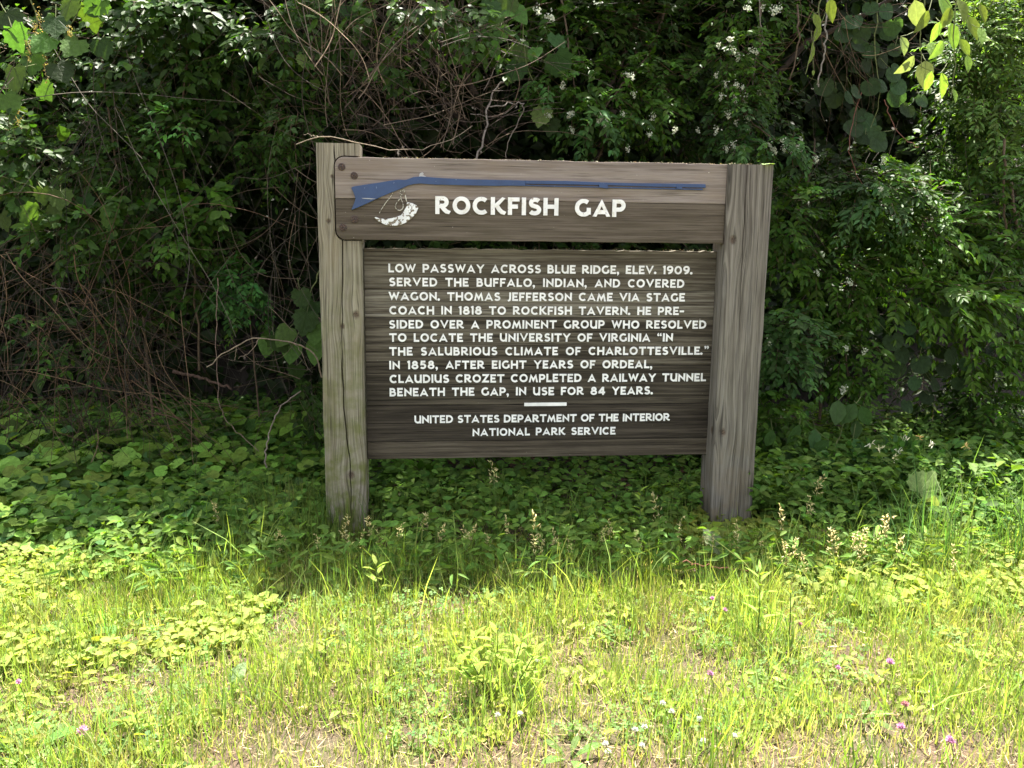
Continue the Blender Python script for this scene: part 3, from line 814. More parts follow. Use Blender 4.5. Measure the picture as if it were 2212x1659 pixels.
def shade_edge(X):      # how far the overhanging crown reaches towards the lawn
    return np.interp(X, [-4.5, -2.6, -2.0, -1.2, -0.4, 0.3, 1.2, 2.0, 2.6, 3.4, 5.5], [3.0, 2.75, 2.05, 1.5, 1.22, 1.02, 1.0, 1.05, 1.15, 1.5, 1.6]) + 0.12*np.sin(X*5.1)+0.08*np.sin(X*11.7)
def canopy():
    H = Mesh(); B = Mesh()
    n = 60000
    X = RNG.uniform(-5.0, 6.0, n); t = RNG.random(n)**1.2
    Y = shade_edge(X)+t*6.0; Z = 3.25+0.25*np.sin(X*2.2+Y*1.3)+RNG.random(n)*(0.5+1.0*t)
    P = np.stack([X, Y, Z], 1)
    # gaps that let the sun reach the upper right and far left of the thicket
    def hole(cx, cy, rx, ry): return ((P[:, 0]-cx)/rx)**2+((P[:, 1]-cy)/ry)**2 < 1
    keep = ~(hole(3.95, 2.2, 1.15, 1.9) | hole(-2.95, 1.9, .35, .45))
    clump = np.sin(X*7.3+1.3*np.sin(Y*5))*np.sin(Y*6.1+X*2.2)
    keep &= (clump > -0.93)
    dist = Y-shade_edge(X)
    keep &= ~((fbm(X, Y, 5.0, 90) > .9*dist-.05) & (dist < .9))
    P = P[keep]; n = len(P)
    D = norm(np.stack([RNG.normal(0, 1, n), RNG.normal(0, 1, n), RNG.normal(-0.3, .5, n)], 1))
    leaves(H, LITE, P, D, 0.14, G_MID, up=1.0, face=.1, rand=.4, v=.2)
    rt = empty('overhanging_tree', (1.2, 3.4, 0.3), 'leafy tree crown reaching forward above the sign, trunk hidden in the thicket', 'tree')
    H.build('crown', M['leaf'], rt)['kind'] = 'stuff'
    for k in range(7):
        a = RNG.uniform(-1, 1)
        pts = [(1.2, 3.4, 0.2), (1.2+a*.6, 3.2, 1.6), (1.2+a*2.6, 2.6, 2.9), (1.2+a*4.2, 1.5, 3.6)]
        V, Fc = tube_arr(smooth_path(pts, 16, .03), 0.05, 0.008, 6)
        B.raw(V, Fc, (0.06, 0.045, 0.035))
    B.build('branches', M['bark'], rt)['kind'] = 'stuff'
canopy()

# ------------------------------------------------------------------ shrubs
def pt(px, py, Y): return at(px, py, Y)
ZB = []     # (owner, template, px, py, Y, rx, rz, nsprays, pairs, len, leaf, colour, up, face)
def shrub(name, label, cat, base, clumps, T=OV, mat='leaf', stems=(), group=None, twcol=(0.10, 0.07, 0.045), extra=None):
    rt = empty(name, base, label, cat, group)
    H = Mesh(); Tw = Mesh()
    for c in clumps:
        px, py, Y, rx, rz, n, npair, ln, lf, col = c[:10]
        kw = c[10] if len(c) > 10 else {}
        s_ = (Y+CD)/FPX
        C = pt(px, py, Y)
        P, d = in_blob(n, C, (rx*s_, kw.get('ry', 0.22), rz*s_), kw.get('shell', .05))
        bias = np.array(kw.get('dir', (0, -0.6, -0.25)))
        D = norm(d*0.7+bias+rnd(n, .35))
        sprays(H, Tw, kw.get('T', T), P, D, npair, ln, lf, col, droop=kw.get('droop', .35), up=kw.get('up', .7), face=kw.get('face', .5), v=.2, twcol=twcol)
    o = H.build('foliage', M[mat], rt); o['kind'] = 'stuff'
    for st in stems:
        pts, r0, r1 = st
        V, Fc = tube_arr(smooth_path([pt(*p) for p in pts], 14, .006), r0, r1, 5)
        St = Mesh(); St.raw(V, Fc, twcol); St.build('stem', M['bark'], rt)
    if Tw.k: Tw.build('twigs', M['bark'], rt)['kind'] = 'stuff'
    if extra: extra(rt)
    return rt

PAN = None
def panicle_mesh():
    H = Mesh()
    n = 34; t = np.sort(RNG.random(n))
    P = np.stack([RNG.normal(0, 1, n)*0.26*(1-t*.75), t, RNG.normal(0, 1, n)*0.26*(1-t*.75)], 1)
    fl = np.array([(0, 0, 0.3), (.5, .5, 0), (-.5, .5, 0), (-.5, -.5, 0), (.5, -.5, 0)])
    H.inst(fl, [(0, 1, 2), (0, 2, 3), (0, 3, 4), (0, 4, 1)], P, frames(rnd(n), rnd(n)), np.full(n, .17), cvar((0.52, 0.55, 0.42), n, .2, .03))
    V, Fc = tube_arr([(0, -.2, 0), (0, .5, 0), (0, 1, 0)], .03, .01, 3)
    H.raw(V, Fc, (.25, .3, .15))
    return H.mesh('flower_cluster', M['petal'])
PANS = [panicle_mesh() for _ in range(4)]
def add_flowers(rt, pts, Y, size=0.055):
    for (px, py) in pts:
        o = bpy.data.objects.new('flower_cluster', random.choice(PANS)); COL.objects.link(o); o.parent = rt
        yy = Y+random.uniform(-.06, .06)
        o.location = Vector(pt(px, py-7, yy))-rt.location
        o.rotation_euler = (random.uniform(-2.6, -1.4) , random.uniform(-.5, .5), random.uniform(-.7, .7))
        s = size*random.uniform(.75, 1.25); o.scale = (s, s, s)

FLA = [(1160, 23), (1185, 38), (1130, 92), (1352, 163), (1364, 167), (1369, 205), (1237, 247), (1235, 283), (1297, 260), (1184, 253), (1347, 250), (1217, 183), (1414, 253), (1354, 327), (1460, 283), (1404, 293), (1312, 268)]
FLB = [(1552, 100), (1578, 87), (1582, 110), (1598, 123), (1622, 113), (1545, 167), (1568, 182), (1588, 185), (1603, 192), (1638, 203), (1607, 217), (1562, 210), (1590, 214), (1572, 247), (1588, 267), (1613, 257), (1615, 287), (1552, 282), (1505, 287), (1583, 313), (1585, 330), (1600, 337), (1605, 323), (1570, 323), (1660, 315), (1670, 327), (1692, 308), (1693, 325), (1710, 332), (1727, 302), (1727, 320), (1613, 20), (1648, 17), (1672, 22), (1685, 20)]
FLC = [(1763, 343), (1772, 367), (1912, 347), (1972, 347), (1903, 410), (1922, 500), (2022, 213), (1682, 733), (1663, 741), (1732, 720), (1702, 780), (1838, 730), (1827, 753), (1830, 768), (1823, 843), (1667, 905), (1687, 891), (1703, 603), (1765, 590), (1800, 586), (1833, 613), (1778, 656), (1870, 760), (1905, 790)]

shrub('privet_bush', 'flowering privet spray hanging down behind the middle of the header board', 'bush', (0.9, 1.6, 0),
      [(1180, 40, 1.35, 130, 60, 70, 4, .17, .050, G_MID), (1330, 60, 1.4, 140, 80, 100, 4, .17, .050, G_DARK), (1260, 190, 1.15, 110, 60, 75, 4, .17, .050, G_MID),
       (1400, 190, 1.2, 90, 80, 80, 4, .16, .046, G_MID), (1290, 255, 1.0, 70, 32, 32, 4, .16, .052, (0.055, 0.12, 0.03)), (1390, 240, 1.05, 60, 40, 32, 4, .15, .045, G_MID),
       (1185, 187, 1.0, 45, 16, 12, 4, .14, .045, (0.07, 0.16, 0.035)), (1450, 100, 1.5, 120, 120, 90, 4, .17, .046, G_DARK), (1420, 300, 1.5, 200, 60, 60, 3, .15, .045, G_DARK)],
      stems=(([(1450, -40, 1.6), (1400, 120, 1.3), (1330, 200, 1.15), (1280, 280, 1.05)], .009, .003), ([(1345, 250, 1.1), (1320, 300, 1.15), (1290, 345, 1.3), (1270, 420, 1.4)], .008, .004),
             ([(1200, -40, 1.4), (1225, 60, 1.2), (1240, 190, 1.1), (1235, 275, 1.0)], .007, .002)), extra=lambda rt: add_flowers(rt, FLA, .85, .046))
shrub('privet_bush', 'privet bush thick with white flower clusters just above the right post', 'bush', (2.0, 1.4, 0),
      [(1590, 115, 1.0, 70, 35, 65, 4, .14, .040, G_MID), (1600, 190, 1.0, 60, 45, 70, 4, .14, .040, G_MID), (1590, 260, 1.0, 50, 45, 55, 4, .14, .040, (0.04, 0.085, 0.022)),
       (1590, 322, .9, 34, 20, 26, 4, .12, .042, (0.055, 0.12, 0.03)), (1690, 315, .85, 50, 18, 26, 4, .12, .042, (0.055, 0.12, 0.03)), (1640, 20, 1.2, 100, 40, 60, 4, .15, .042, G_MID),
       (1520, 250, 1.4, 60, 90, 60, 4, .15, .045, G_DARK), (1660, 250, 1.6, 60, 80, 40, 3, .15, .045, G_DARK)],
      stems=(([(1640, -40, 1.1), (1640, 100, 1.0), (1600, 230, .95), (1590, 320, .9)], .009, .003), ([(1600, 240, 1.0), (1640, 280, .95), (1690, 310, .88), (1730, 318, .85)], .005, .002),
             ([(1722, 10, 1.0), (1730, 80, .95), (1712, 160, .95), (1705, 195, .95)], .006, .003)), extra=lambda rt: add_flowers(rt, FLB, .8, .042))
shrub('privet_bush', 'broad privet bush with few white flower clusters filling the space right of the right post', 'bush', (2.6, 1.3, 0),
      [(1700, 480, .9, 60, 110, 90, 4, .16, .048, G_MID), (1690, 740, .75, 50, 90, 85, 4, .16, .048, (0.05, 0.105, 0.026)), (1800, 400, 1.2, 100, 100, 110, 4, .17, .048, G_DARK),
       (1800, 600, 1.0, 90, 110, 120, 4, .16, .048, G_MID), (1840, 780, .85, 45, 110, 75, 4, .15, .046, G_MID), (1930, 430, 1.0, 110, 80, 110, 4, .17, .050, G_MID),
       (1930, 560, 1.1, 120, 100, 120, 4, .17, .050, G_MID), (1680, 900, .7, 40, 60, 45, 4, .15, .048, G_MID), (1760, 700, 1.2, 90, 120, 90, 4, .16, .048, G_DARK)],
      stems=(([(1760, 1100, 1.0), (1770, 800, 1.1), (1740, 500, 1.1), (1760, 300, 1.2)], .012, .005), ([(1850, 1050, 1.0), (1835, 850, .9), (1830, 720, .9), (1850, 560, 1.0)], .008, .003)),
      extra=lambda rt: add_flowers(rt, FLC[::2], .6, .042))
shrub('leafy_shrub', 'mid green shrub with long pointed leaves arching toward the right edge of the view', 'bush', (3.3, 1.1, 0),
      [(2050, 640, .85, 150, 45, 80, 6, .26, .065, (0.075, 0.150, 0.018), {'dir': (.7, -.6, -.1), 'T': SER}), (2000, 500, 1.0, 120, 60, 70, 6, .24, .06, (0.06, 0.125, 0.016), {'dir': (.5, -.6, -.2), 'T': SER}),
       (2150, 760, .9, 100, 70, 70, 5, .22, .06, (0.07, 0.140, 0.018), {'dir': (.5, -.6, -.2), 'T': SER}), (1890, 420, .9, 80, 50, 50, 6, .2, .05, (0.05, 0.105, 0.03), {'T': SER}),
       (2120, 560, 1.1, 120, 80, 90, 5, .22, .06, G_MID, {'T': SER}), (2150, 900, .9, 90, 80, 70, 5, .2, .058, G_MID, {'T': SER}), (2180, 430, 1.1, 80, 90, 80, 5, .22, .055, G_MID, {'T': SER}),
       (2060, 860, 1.2, 120, 90, 80, 5, .22, .06, G_DARK, {'T': SER}), (2160, 1010, .7, 70, 60, 40, 5, .2, .055, (0.065, 0.14, 0.03), {'T': SER})],
      stems=(([(2170, 300, 1.0), (2168, 420, 1.0), (2172, 520, 1.0), (2160, 700, 1.1)], .008, .006), ([(2200, 1050, .9), (2120, 850, 1.0), (2060, 700, 1.0), (2040, 600, 1.0)], .010, .004)))
shrub('sunlit_shrub', 'small leaved shrub catching bright sun at the upper right edge', 'bush', (3.5, 1.7, 0),
      [(2130, 90, 1.45, 90, 90, 150, 5, .2, .050, (0.12, 0.20, 0.05), {'T': SER, 'up': 1.0, 'face': .6, 'droop': .15}), (2150, 240, 1.4, 80, 80, 150, 5, .2, .050, (0.12, 0.20, 0.05), {'T': SER, 'up': 1.0, 'face': .6, 'droop': .15}), (2100, 170, 1.6, 110, 110, 120, 5, .2, .05, G_MID, {'T': SER}),  # paler leaf colour here carries part of the sunlight
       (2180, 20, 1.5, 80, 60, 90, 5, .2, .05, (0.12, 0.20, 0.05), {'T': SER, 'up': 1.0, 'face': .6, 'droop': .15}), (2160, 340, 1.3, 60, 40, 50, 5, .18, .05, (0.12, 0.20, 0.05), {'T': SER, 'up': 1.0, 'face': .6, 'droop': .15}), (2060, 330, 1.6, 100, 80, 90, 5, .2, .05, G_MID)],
      stems=(([(2200, 500, 1.6), (2170, 300, 1.6), (2150, 100, 1.6), (2160, -60, 1.6)], .014, .007),))
shrub('leafy_shrub', 'sparse dark shrub threaded with stems in the upper left quarter', 'bush', (-1.6, 1.6, 0),
      [(380, 30, 1.2, 120, 40, 105, 3, .16, .062, (0.036, 0.078, 0.011), {'T': OVW}), (370, 140, 1.3, 120, 90, 90, 3, .17, .058, (0.036, 0.078, 0.011), {'T': OVW}), (400, 260, 1.2, 90, 50, 36, 3, .14, .055, (0.036, 0.078, 0.011), {'T': OVW}),
       (520, 120, 1.35, 130, 90, 90, 3, .17, .05, (0.036, 0.078, 0.011)), (310, 360, 1.3, 130, 90, 90, 3, .17, .052, (0.036, 0.078, 0.011)), (150, 330, 1.5, 160, 140, 135, 3, .17, .052, (0.036, 0.078, 0.011)),
       (570, 300, 1.3, 70, 80, 48, 4, .15, .045, (0.036, 0.078, 0.011)), (240, 470, 1.1, 90, 50, 60, 3, .15, .055, (0.036, 0.078, 0.011), {'T': OVW}), (450, 430, 1.05, 60, 35, 26, 3, .14, .058, G_MID, {'T': OVW}),
       (385, 500, 1.0, 60, 50, 32, 3, .14, .055, G_MID), (380, 270, .95, 40, 25, 10, 3, .12, .04, (0.08, 0.19, 0.04)), (100, 200, 1.6, 200, 150, 135, 3, .17, .05, (0.036, 0.078, 0.011)),
       (660, 200, 1.5, 120, 160, 105, 3, .17, .045, (0.036, 0.078, 0.011)), (250, 120, 1.7, 220, 120, 105, 3, .17, .05, (0.036, 0.078, 0.011)),
       (620, 60, 1.0, 90, 50, 40, 3, .17, .055, (0.04, 0.085, 0.012)), (700, 60, 1.1, 60, 90, 40, 3, .17, .05, (0.04, 0.085, 0.012)), (640, 250, .9, 40, 60, 22, 3, .15, .045, (0.036, 0.078, 0.011)),
       (860, 20, .8, 160, 30, 60, 3, .16, .055, (0.045, 0.095, 0.014), {'T': OVW}), (1010, 60, .8, 90, 40, 40, 3, .16, .055, (0.045, 0.095, 0.014), {'T': OVW}), (850, 130, .75, 26, 45, 16, 3, .14, .05, (0.04, 0.085, 0.012)), (50, 330, 1.1, 80, 70, 50, 3, .17, .06, (0.04, 0.085, 0.012), {'T': OVW}), (150, 520, 1.1, 120, 50, 40, 3, .15, .055, (0.04, 0.085, 0.012)), (470, 520, 1.3, 60, 50, 40, 3, .15, .05, (0.036, 0.078, 0.011)),
       (160, 720, 1.2, 130, 90, 34, 3, .14, .05, (0.036, 0.078, 0.011)), (420, 600, 1.4, 60, 70, 40, 3, .15, .05, (0.036, 0.078, 0.011))],
      stems=(([(330, 900, 1.3), (300, 600, 1.3), (250, 350, 1.3), (210, 60, 1.3)], .009, .005), ([(430, 800, 1.25), (420, 600, 1.2), (395, 350, 1.2), (400, 60, 1.2)], .008, .004)))
shrub('leafy_shrub', 'low shrub with small green leaves in the dark hollow left of the left post', 'bush', (-0.9, 1.7, 0),
      [(530, 610, 1.2, 35, 45, 32, 5, .14, .042, (0.05, 0.13, 0.028)), (500, 650, 1.2, 45, 25, 22, 5, .14, .04, (0.05, 0.12, 0.028)), (560, 690, 1.3, 60, 20, 10, 4, .12, .04, G_MID),
       (330, 640, 1.4, 50, 70, 22, 3, .14, .055, G_DARK, {'T': OVW}), (270, 600, 1.4, 50, 90, 26, 3, .14, .055, G_DARK, {'T': OVW}),
       (250, 760, 1.4, 60, 80, 16, 3, .15, .05, G_DARK), (660, 850, 1.1, 30, 80, 20, 3, .14, .05, G_DARK), (630, 990, .9, 50, 40, 30, 3, .14, .05, G_MID)],
      stems=(([(560, 900, 1.3), (545, 760, 1.25), (530, 640, 1.2), (520, 560, 1.2)], .006, .003),))
shrub('leafy_shrub', 'shaded low shrub filling the gap under the text panel', 'bush', (0.5, 0.9, 0),
      [(900, 1040, .6, 90, 25, 45, 3, .13, .060, G_MID, {'T': OVW}), (1060, 1050, .55, 100, 25, 55, 3, .14, .070, G_MID, {'T': OV, 'face': .9}), (1220, 1050, .8, 90, 25, 34, 3, .14, .05, G_DARK),
       (1380, 1050, .8, 110, 30, 42, 3, .14, .05, G_DARK), (1480, 1080, .6, 40, 20, 16, 3, .12, .055, G_MID, {'T': OVW}), (1180, 530, 1.6, 420, 50, 90, 3, .15, .05, G_DARK)],
      T=OVW)

# ------------------------------------------------------------------ big-leaved vines: every large leaf is a part
def leafmesh(T, col, name, v=.02):
    H = Mesh(); H.inst(T[0], T[1], np.zeros((1, 3)), np.eye(3)[None], np.ones(1), np.array([col])); return H.mesh(name, M['leafobj'])
LG = {k: leafmesh(T, c, 'leaf') for k, (T, c) in {
  'grape': (GRAPE, (0.075, 0.15, 0.028)), 'grape_pale': (GRAPE, (0.16, 0.24, 0.07)), 'grape_dark': (GRAPE, (0.038, 0.078, 0.022)), 'round_dark': (ROUND, (0.036, 0.070, 0.026)), 'heart': (HEART, (0.07, 0.14, 0.028)),
  'violet': (ROUND, (0.155, 0.28, 0.04)), 'violet_big': (ROUND, (0.18, 0.30, 0.05)), 'lance': (LANC, (0.22, 0.33, 0.06)), 'lance2': (ovate(.34, .05, .3), (0.22, 0.31, 0.05)), 'ovate': (OVW, (0.05, 0.11, 0.03)),
  'tree_pale': (ovate(.62, .12, .25), (0.20, 0.26, 0.13)), 'hang': (ovate(.42, .10, .10), (0.20, 0.30, 0.06)), 'rosette': (ovate(.30, .05, .35, (0.3, .6, .85), (.6, 1, .8)), (0.10, 0.19, 0.04))}.items()}
def setleaf(o, P, d, nrm, size):
    d = Vector(d).normalized(); x = d.cross(Vector(nrm)).normalized(); z = x.cross(d)
    mt = Matrix((x, d, z)).transposed().to_4x4()
    o.rotation_mode = 'QUATERNION'; o.rotation_quaternion = mt.to_quaternion(); o.location = P; o.scale = (size,)*3
def vine(name, label, cat, pts, Y, kind, size, stems=(), group=None, hang=True, stemcol=(0.12, 0.14, 0.05), normal=(0, -1, .55), extra=None, spread=.55):
    base = Vector(pt(pts[0][0], pts[0][1], Y)); base.z = max(0, 0)
    rt = empty(name, base, label, cat, group)
    Tw = Mesh()
    for p in pts:
        k = p[2] if len(p) > 2 else kind
        sz = size*(p[3] if len(p) > 3 else random.uniform(.8, 1.15))
        P = Vector(pt(p[0], p[1], Y+random.uniform(-.10, .10)))
        d = Vector((random.gauss(0, spread), random.gauss(-.25, .25), -1 if hang else random.gauss(0, .6)))
        nr = Vector(normal)+Vector((random.gauss(0, .35), 0, random.gauss(0, .3)))
        o = bpy.data.objects.new('leaf', LG[k]); COL.objects.link(o); o.parent = rt
        c = P - d.normalized()*sz*0.3
        setleaf(o, c-rt.location, d, nr, sz)
        q = c + Vector((random.gauss(0, .04), .05, random.uniform(.02, .08)))
        V, Fc = tube_arr([c, (c+q)/2+Vector((0, 0, -.004)), q], .0016, .0022, 3)
        Tw.raw(V, Fc, stemcol)
    for st in stems:
        p_, r0, r1 = st[:3]
        V, Fc = tube_arr(smooth_path([pt(*q) for q in p_], 16, .004), r0, r1, 5)
        St = Mesh(); St.raw(V, Fc, st[3] if len(st) > 3 else stemcol); St.build('stem', M['bark'], rt)
    Tw.build('leaf_stalks', M['bark'], rt)['kind'] = 'stuff'
    if extra: extra(rt)
    return rt
def catkin(rt, spots, Y, col):
    for (px, py, ln) in spots:
        H = Mesh(); n = 46; t = RNG.random(n)
        L_ = ln*(Y+CD)/FPX
        P = np.stack([RNG.normal(0, .008, n)*(1.4-t), RNG.normal(0, .008, n), -t*L_], 1)+np.array(pt(px, py, Y))
        H.inst(LITE[0], LITE[1], P, frames(rnd(n), rnd(n)), np.full(n, .011), cvar(col, n, .25))
        H.build('seed_tassel', M['petal'], rt)
vine('grape_vine', 'grape vine with large lobed leaves and yellow tassels at the top left corner', 'vine',
     [(32, 75), (95, 88), (160, 97), (32, 163, 'grape_dark'), (95, 193), (17, 217), (220, 100, 'grape_dark'), (197, 30), (150, 14), (70, 130, 'grape_dark'), (130, 150, 'grape_dark'), (210, 5), (20, 40, 'grape_dark'), (120, 50, 'grape_dark')], .95, 'grape', .120,
     stems=(([(60, -40, 1.0), (80, 60, 1.0), (60, 130, 1.0), (40, 210, 1.0)], .004, .002), ([(200, -30, 1.0), (150, 60, 1.0), (100, 180, 1.0)], .004, .002)),
     extra=lambda rt: catkin(rt, ((82, 8, 55), (75, 45, 25), (60, 88, 40), (97, 120, 55), (150, 55, 22), (37, 235, 40)), .9, (0.30, 0.23, 0.06)))
vine('grape_vine', 'grape vine with broad bright green leaves at mid height on the far left', 'vine',
     [(93, 418), (77, 467, 'grape', 1.25), (40, 440), (7, 473), (115, 457), (167, 493, 'grape_dark'), (220, 510), (233, 463), (183, 437, 'grape_dark'), (60, 500, 'grape_dark'), (130, 425)], 1.0, 'grape', .118,
     stems=(([(0, 380, 1.05), (60, 400, 1.0), (110, 430, 1.0), (220, 480, 1.0)], .004, .002), ([(10, 250, 1.1), (50, 330, 1.1), (70, 400, 1.05)], .004, .003)))
vine('grape_vine', 'grape vine leaves hanging above the left end of the sign', 'vine',
     [(683, 93, 'grape_pale', .8), (655, 127, 'grape_pale', .7), (717, 113, 'grape_dark', .8), (678, 10), (740, 20, 'grape_dark'), (845, 117), (840, 153, 'grape_dark'), (770, 28, 'grape_dark'), (937, 13), (920, 35, 'grape_dark'), (940, 70, 'grape', .6), (680, 180, 'grape', .5), (725, 140, 'grape_dark', .7)], 1.0, 'grape', .105,
     stems=(([(690, -30, 1.0), (700, 60, 1.0), (720, 120, 1.0)], .004, .002), ([(840, -30, 1.0), (850, 60, 1.0), (845, 150, 1.0)], .004, .002), ([(930, -30, 1.0), (938, 20, 1.0), (940, 60, 1.0)], .003, .002)))
vine('grape_vine', 'grape vine with heart shaped leaves above the centre of the header board', 'vine',
     [(1074, 43), (1084, 67), (1120, 27), (1124, 112, 'grape', 1.1), (1155, 112), (1114, 150, 'grape_dark', 1.1), (1170, 247, 'grape_pale', 1.0), (1204, 87, 'grape_dark'), (1207, 133, 'grape_dark', 1.3), (1190, 268, 'grape_dark'), (1060, 15, 'grape_dark'), (1095, 10)], .92, 'heart', .115,
     stems=(([(1110, -30, .95), (1130, 60, .95), (1140, 140, .95), (1180, 240, .95)], .004, .002), ([(1060, -30, .95), (1085, 40, .95), (1100, 110, .95)], .004, .002)))
vine('grape_vine', 'cluster of heart shaped vine leaves beside the left post at mid height', 'vine',
     [(577, 743), (617, 720), (630, 756), (673, 663, 'grape_dark'), (680, 713), (680, 753), (660, 690, 'grape_dark'), (640, 800, 'grape_dark', .8), (650, 640, 'grape_dark'), (600, 735, 'grape_dark')], .75, 'heart', .115,
     stems=(([(700, 560, .8), (670, 640, .8), (650, 720, .8), (590, 745, .8)], .004, .002),))
vine('round_leaf_vine', 'vine of dull dark green round leaves hanging high right of the sign', 'vine',
     [(1895, 43), (1855, 100), (1908, 133), (1872, 143), (1882, 190), (1905, 187), (1942, 190), (1932, 160), (1835, 213), (1935, 213), (1842, 280), (1862, 300), (1892, 293), (1875, 267), (1992, 220), (1861, 77), (1932, 110), (1822, 77), (1915, 27), (1880, 20), (1840, 50), (1870, 300), (1900, 310), (1890, 60), (1920, 70), (1880, 110), (1850, 200), (1800, 215), (1780, 190), (1930, 60), (1960, 240), (1855, 250)], .95, 'round_dark', .105,
     stems=(([(1900, -40, 1.0), (1890, 100, 1.0), (1900, 200, 1.0), (1880, 290, 1.0)], .005, .002), ([(1861, 200, .9), (1838, 280, .9), (1836, 340, .9), (1863, 398, .9)], .003, .002, (.16, .07, .05)), ([(1910, 215, .9), (1925, 260, .9), (1950, 297, .9), (1985, 318, .9)], .003, .002, (.16, .07, .05))))
vine('round_leaf_vine', 'lower patch of dull round vine leaves right of the right post', 'vine',
     [(1960, 710), (2000, 740), (2030, 760), (1990, 790), (2040, 800), (1950, 770), (2010, 700), (2060, 720), (2045, 670), (1975, 830), (2020, 830), (2055, 770), (1930, 740), (1900, 800), (1935, 800), (1985, 660), (1740, 830), (1760, 800), (2070, 830), (1880, 830), (2000, 860), (1960, 880), (1900, 700), (2090, 790)], .8, 'round_dark', .105,
     stems=(([(2050, 640, .85), (2000, 720, .85), (1980, 800, .85)], .004, .002),))
vine('hanging_vine', 'bright yellow-green leaves hanging into the top right corner', 'vine',
     [(1978, 17, 'tree_pale', 1.1), (1998, 37, 'hang', 1.15), (2048, 30, 'hang', 1.2), (2058, 67, 'hang', 1.25), (2080, 95, 'hang', .9), (2025, 60, 'hang', .9), (2010, 100, 'hang', .8), (2090, 130, 'hang', .8), (2098, 50, 'hang', 1.2), (1998, 147, 'tree_pale', 1.2), (1965, 133, 'tree_pale', 1.0), (2035, 173, 'hang', 1.1), (2008, 167, 'hang', .9), (2075, 12, 'hang', 1.2), (2035, 5, 'hang', 1.5), (2030, 100, 'hang', 1.1), (2120, 20, 'hang', .9), (2118, 70, 'hang', .9), (1950, 90, 'tree_pale', .8), (2060, 200, 'hang', .7)], .35, 'hang', .12,
     stems=(([(2070, -40, .4), (2060, 60, .4), (2062, 160, .4), (2055, 210, .4)], .004, .002), ([(2000, -40, .4), (1990, 60, .4), (1990, 150, .4)], .004, .002)), spread=.3, normal=(0, -1, .2))
vine('hanging_vine', 'few yellow-green leaves dangling at the top between the post and the corner', 'vine',
     [(1795, 12, 'hang', 1.2), (1762, 40, 'hang', .9), (1753, 105, 'hang', 1.1), (1768, 65, 'hang', .8), (1757, 155, 'hang', .35)], .55, 'hang', .11,
     stems=(([(1778, -40, .55), (1768, 40, .55), (1757, 100, .55), (1740, 160, .55)], .004, .002),), spread=.3)
vine('broad_leaf_plant', 'broad drooping leaves beside the right post at knee height', 'plant',
     [(1810, 880, 'ovate', 1.4), (1840, 885, 'ovate', 1.3), (1865, 890, 'ovate', 1.2), (1850, 920, 'ovate'), (1790, 1000, 'ovate', 1.4), (1830, 1010, 'ovate', 1.2), (1720, 930, 'ovate', 1.2), (1760, 940, 'ovate', 1.3), (1700, 980, 'ovate', 1.3), (1740, 1000, 'ovate', 1.5), (1805, 1020, 'grape', 1.4), (1780, 960, 'ovate'), (1680, 1040, 'ovate'), (1720, 1060, 'ovate'), (1850, 960, 'ovate', 1.2), (1665, 940, 'ovate')], .45, 'ovate', .105,
     stems=(([(1790, 1120, .5), (1800, 1000, .5), (1835, 880, .5)], .004, .002),))

# ------------------------------------------------------------------ dry vine tangles
def tangle(name, label, cat, region, n, Yr, col, ln=(.35, 1.1), curl=.35, r=(.0012, .0032), dirs=None, grav=0.0, seed=1, parent=None):
    rs = np.random.default_rng(seed)
    H = Mesh()
    for i in range(n):
        px = rs.uniform(region[0], region[2]); py = rs.uniform(region[1], region[3]); Y = rs.uniform(*Yr)
        p = at(px, py, Y); steps = 14
        L = rs.uniform(*ln)/steps
        if dirs is None: d = rs.normal(0, 1, 3)*np.array([1, .35, 1])
        else:
            q = dirs[rs.integers(len(dirs))]; d = np.array(q)+rs.normal(0, .35, 3)*np.array([1, .5, 1])
        d /= np.linalg.norm(d); t = rs.normal(0, curl, 3)*np.array([1, .3, 1]); P = [p]
        for k in range(steps):
            t = t*0.85+rs.normal(0, curl*.45, 3)*np.array([1, .3, 1])
            d = d+t*0.35+np.array([0, 0, -grav*.1]); d /= np.linalg.norm(d)
            p = p+d*L; P.append(p)
        r0 = rs.uniform(*r)
        V, Fc = tube_arr(np.array(P), r0, r0*.45, 3)
        H.raw(V, Fc, np.clip(np.array(col[rs.integers(len(col))])*math.exp(rs.normal(0, .3)), .01, .6))
    return tag(H.build(name, M['bark'], parent), label, cat, kind='stuff')
TAN = [(0.12, 0.085, 0.055), (0.08, 0.055, 0.037), (0.17, 0.13, 0.09), (0.045, 0.032, 0.023), (0.035, 0.025, 0.018)]
RED = [(0.085, 0.048, 0.027), (0.055, 0.033, 0.019), (0.13, 0.085, 0.05), (0.03, 0.02, 0.013), (0.022, 0.015, 0.01)]
GRY = [(0.06, 0.05, 0.036), (0.035, 0.028, 0.02), (0.11, 0.092, 0.07)]
UPD = [(.2, -.1, 1), (-.25, 0, 1), (.6, 0, .8), (-.7, 0, .6), (1, 0, .15)]
tangle('dry_vine_tangle', 'brown tangle of dry vine stems above the left half of the header board', 'vines', (670, 70, 1080, 350), 300, (.4, 1.5), TAN, dirs=UPD, seed=2, ln=(.3, .9), curl=.28)
tangle('dry_vine_tangle', 'sparse dry stems crossing the dark top centre of the thicket', 'vines', (560, 0, 1080, 140), 60, (.9, 1.5), GRY, dirs=UPD, seed=22, ln=(.4, 1.0), curl=.22)
tangle('dry_vine_tangle', 'matted reddish brown vine tangle at the left edge at mid height', 'vines', (-60, 520, 330, 940), 340, (.7, 1.7), RED, dirs=[(1, 0, .3), (.6, 0, -.7), (-.5, 0, -.9), (1, 0, -.3), (.1, 0, 1)], seed=3, ln=(.4, 1.2), curl=.4, grav=.25)
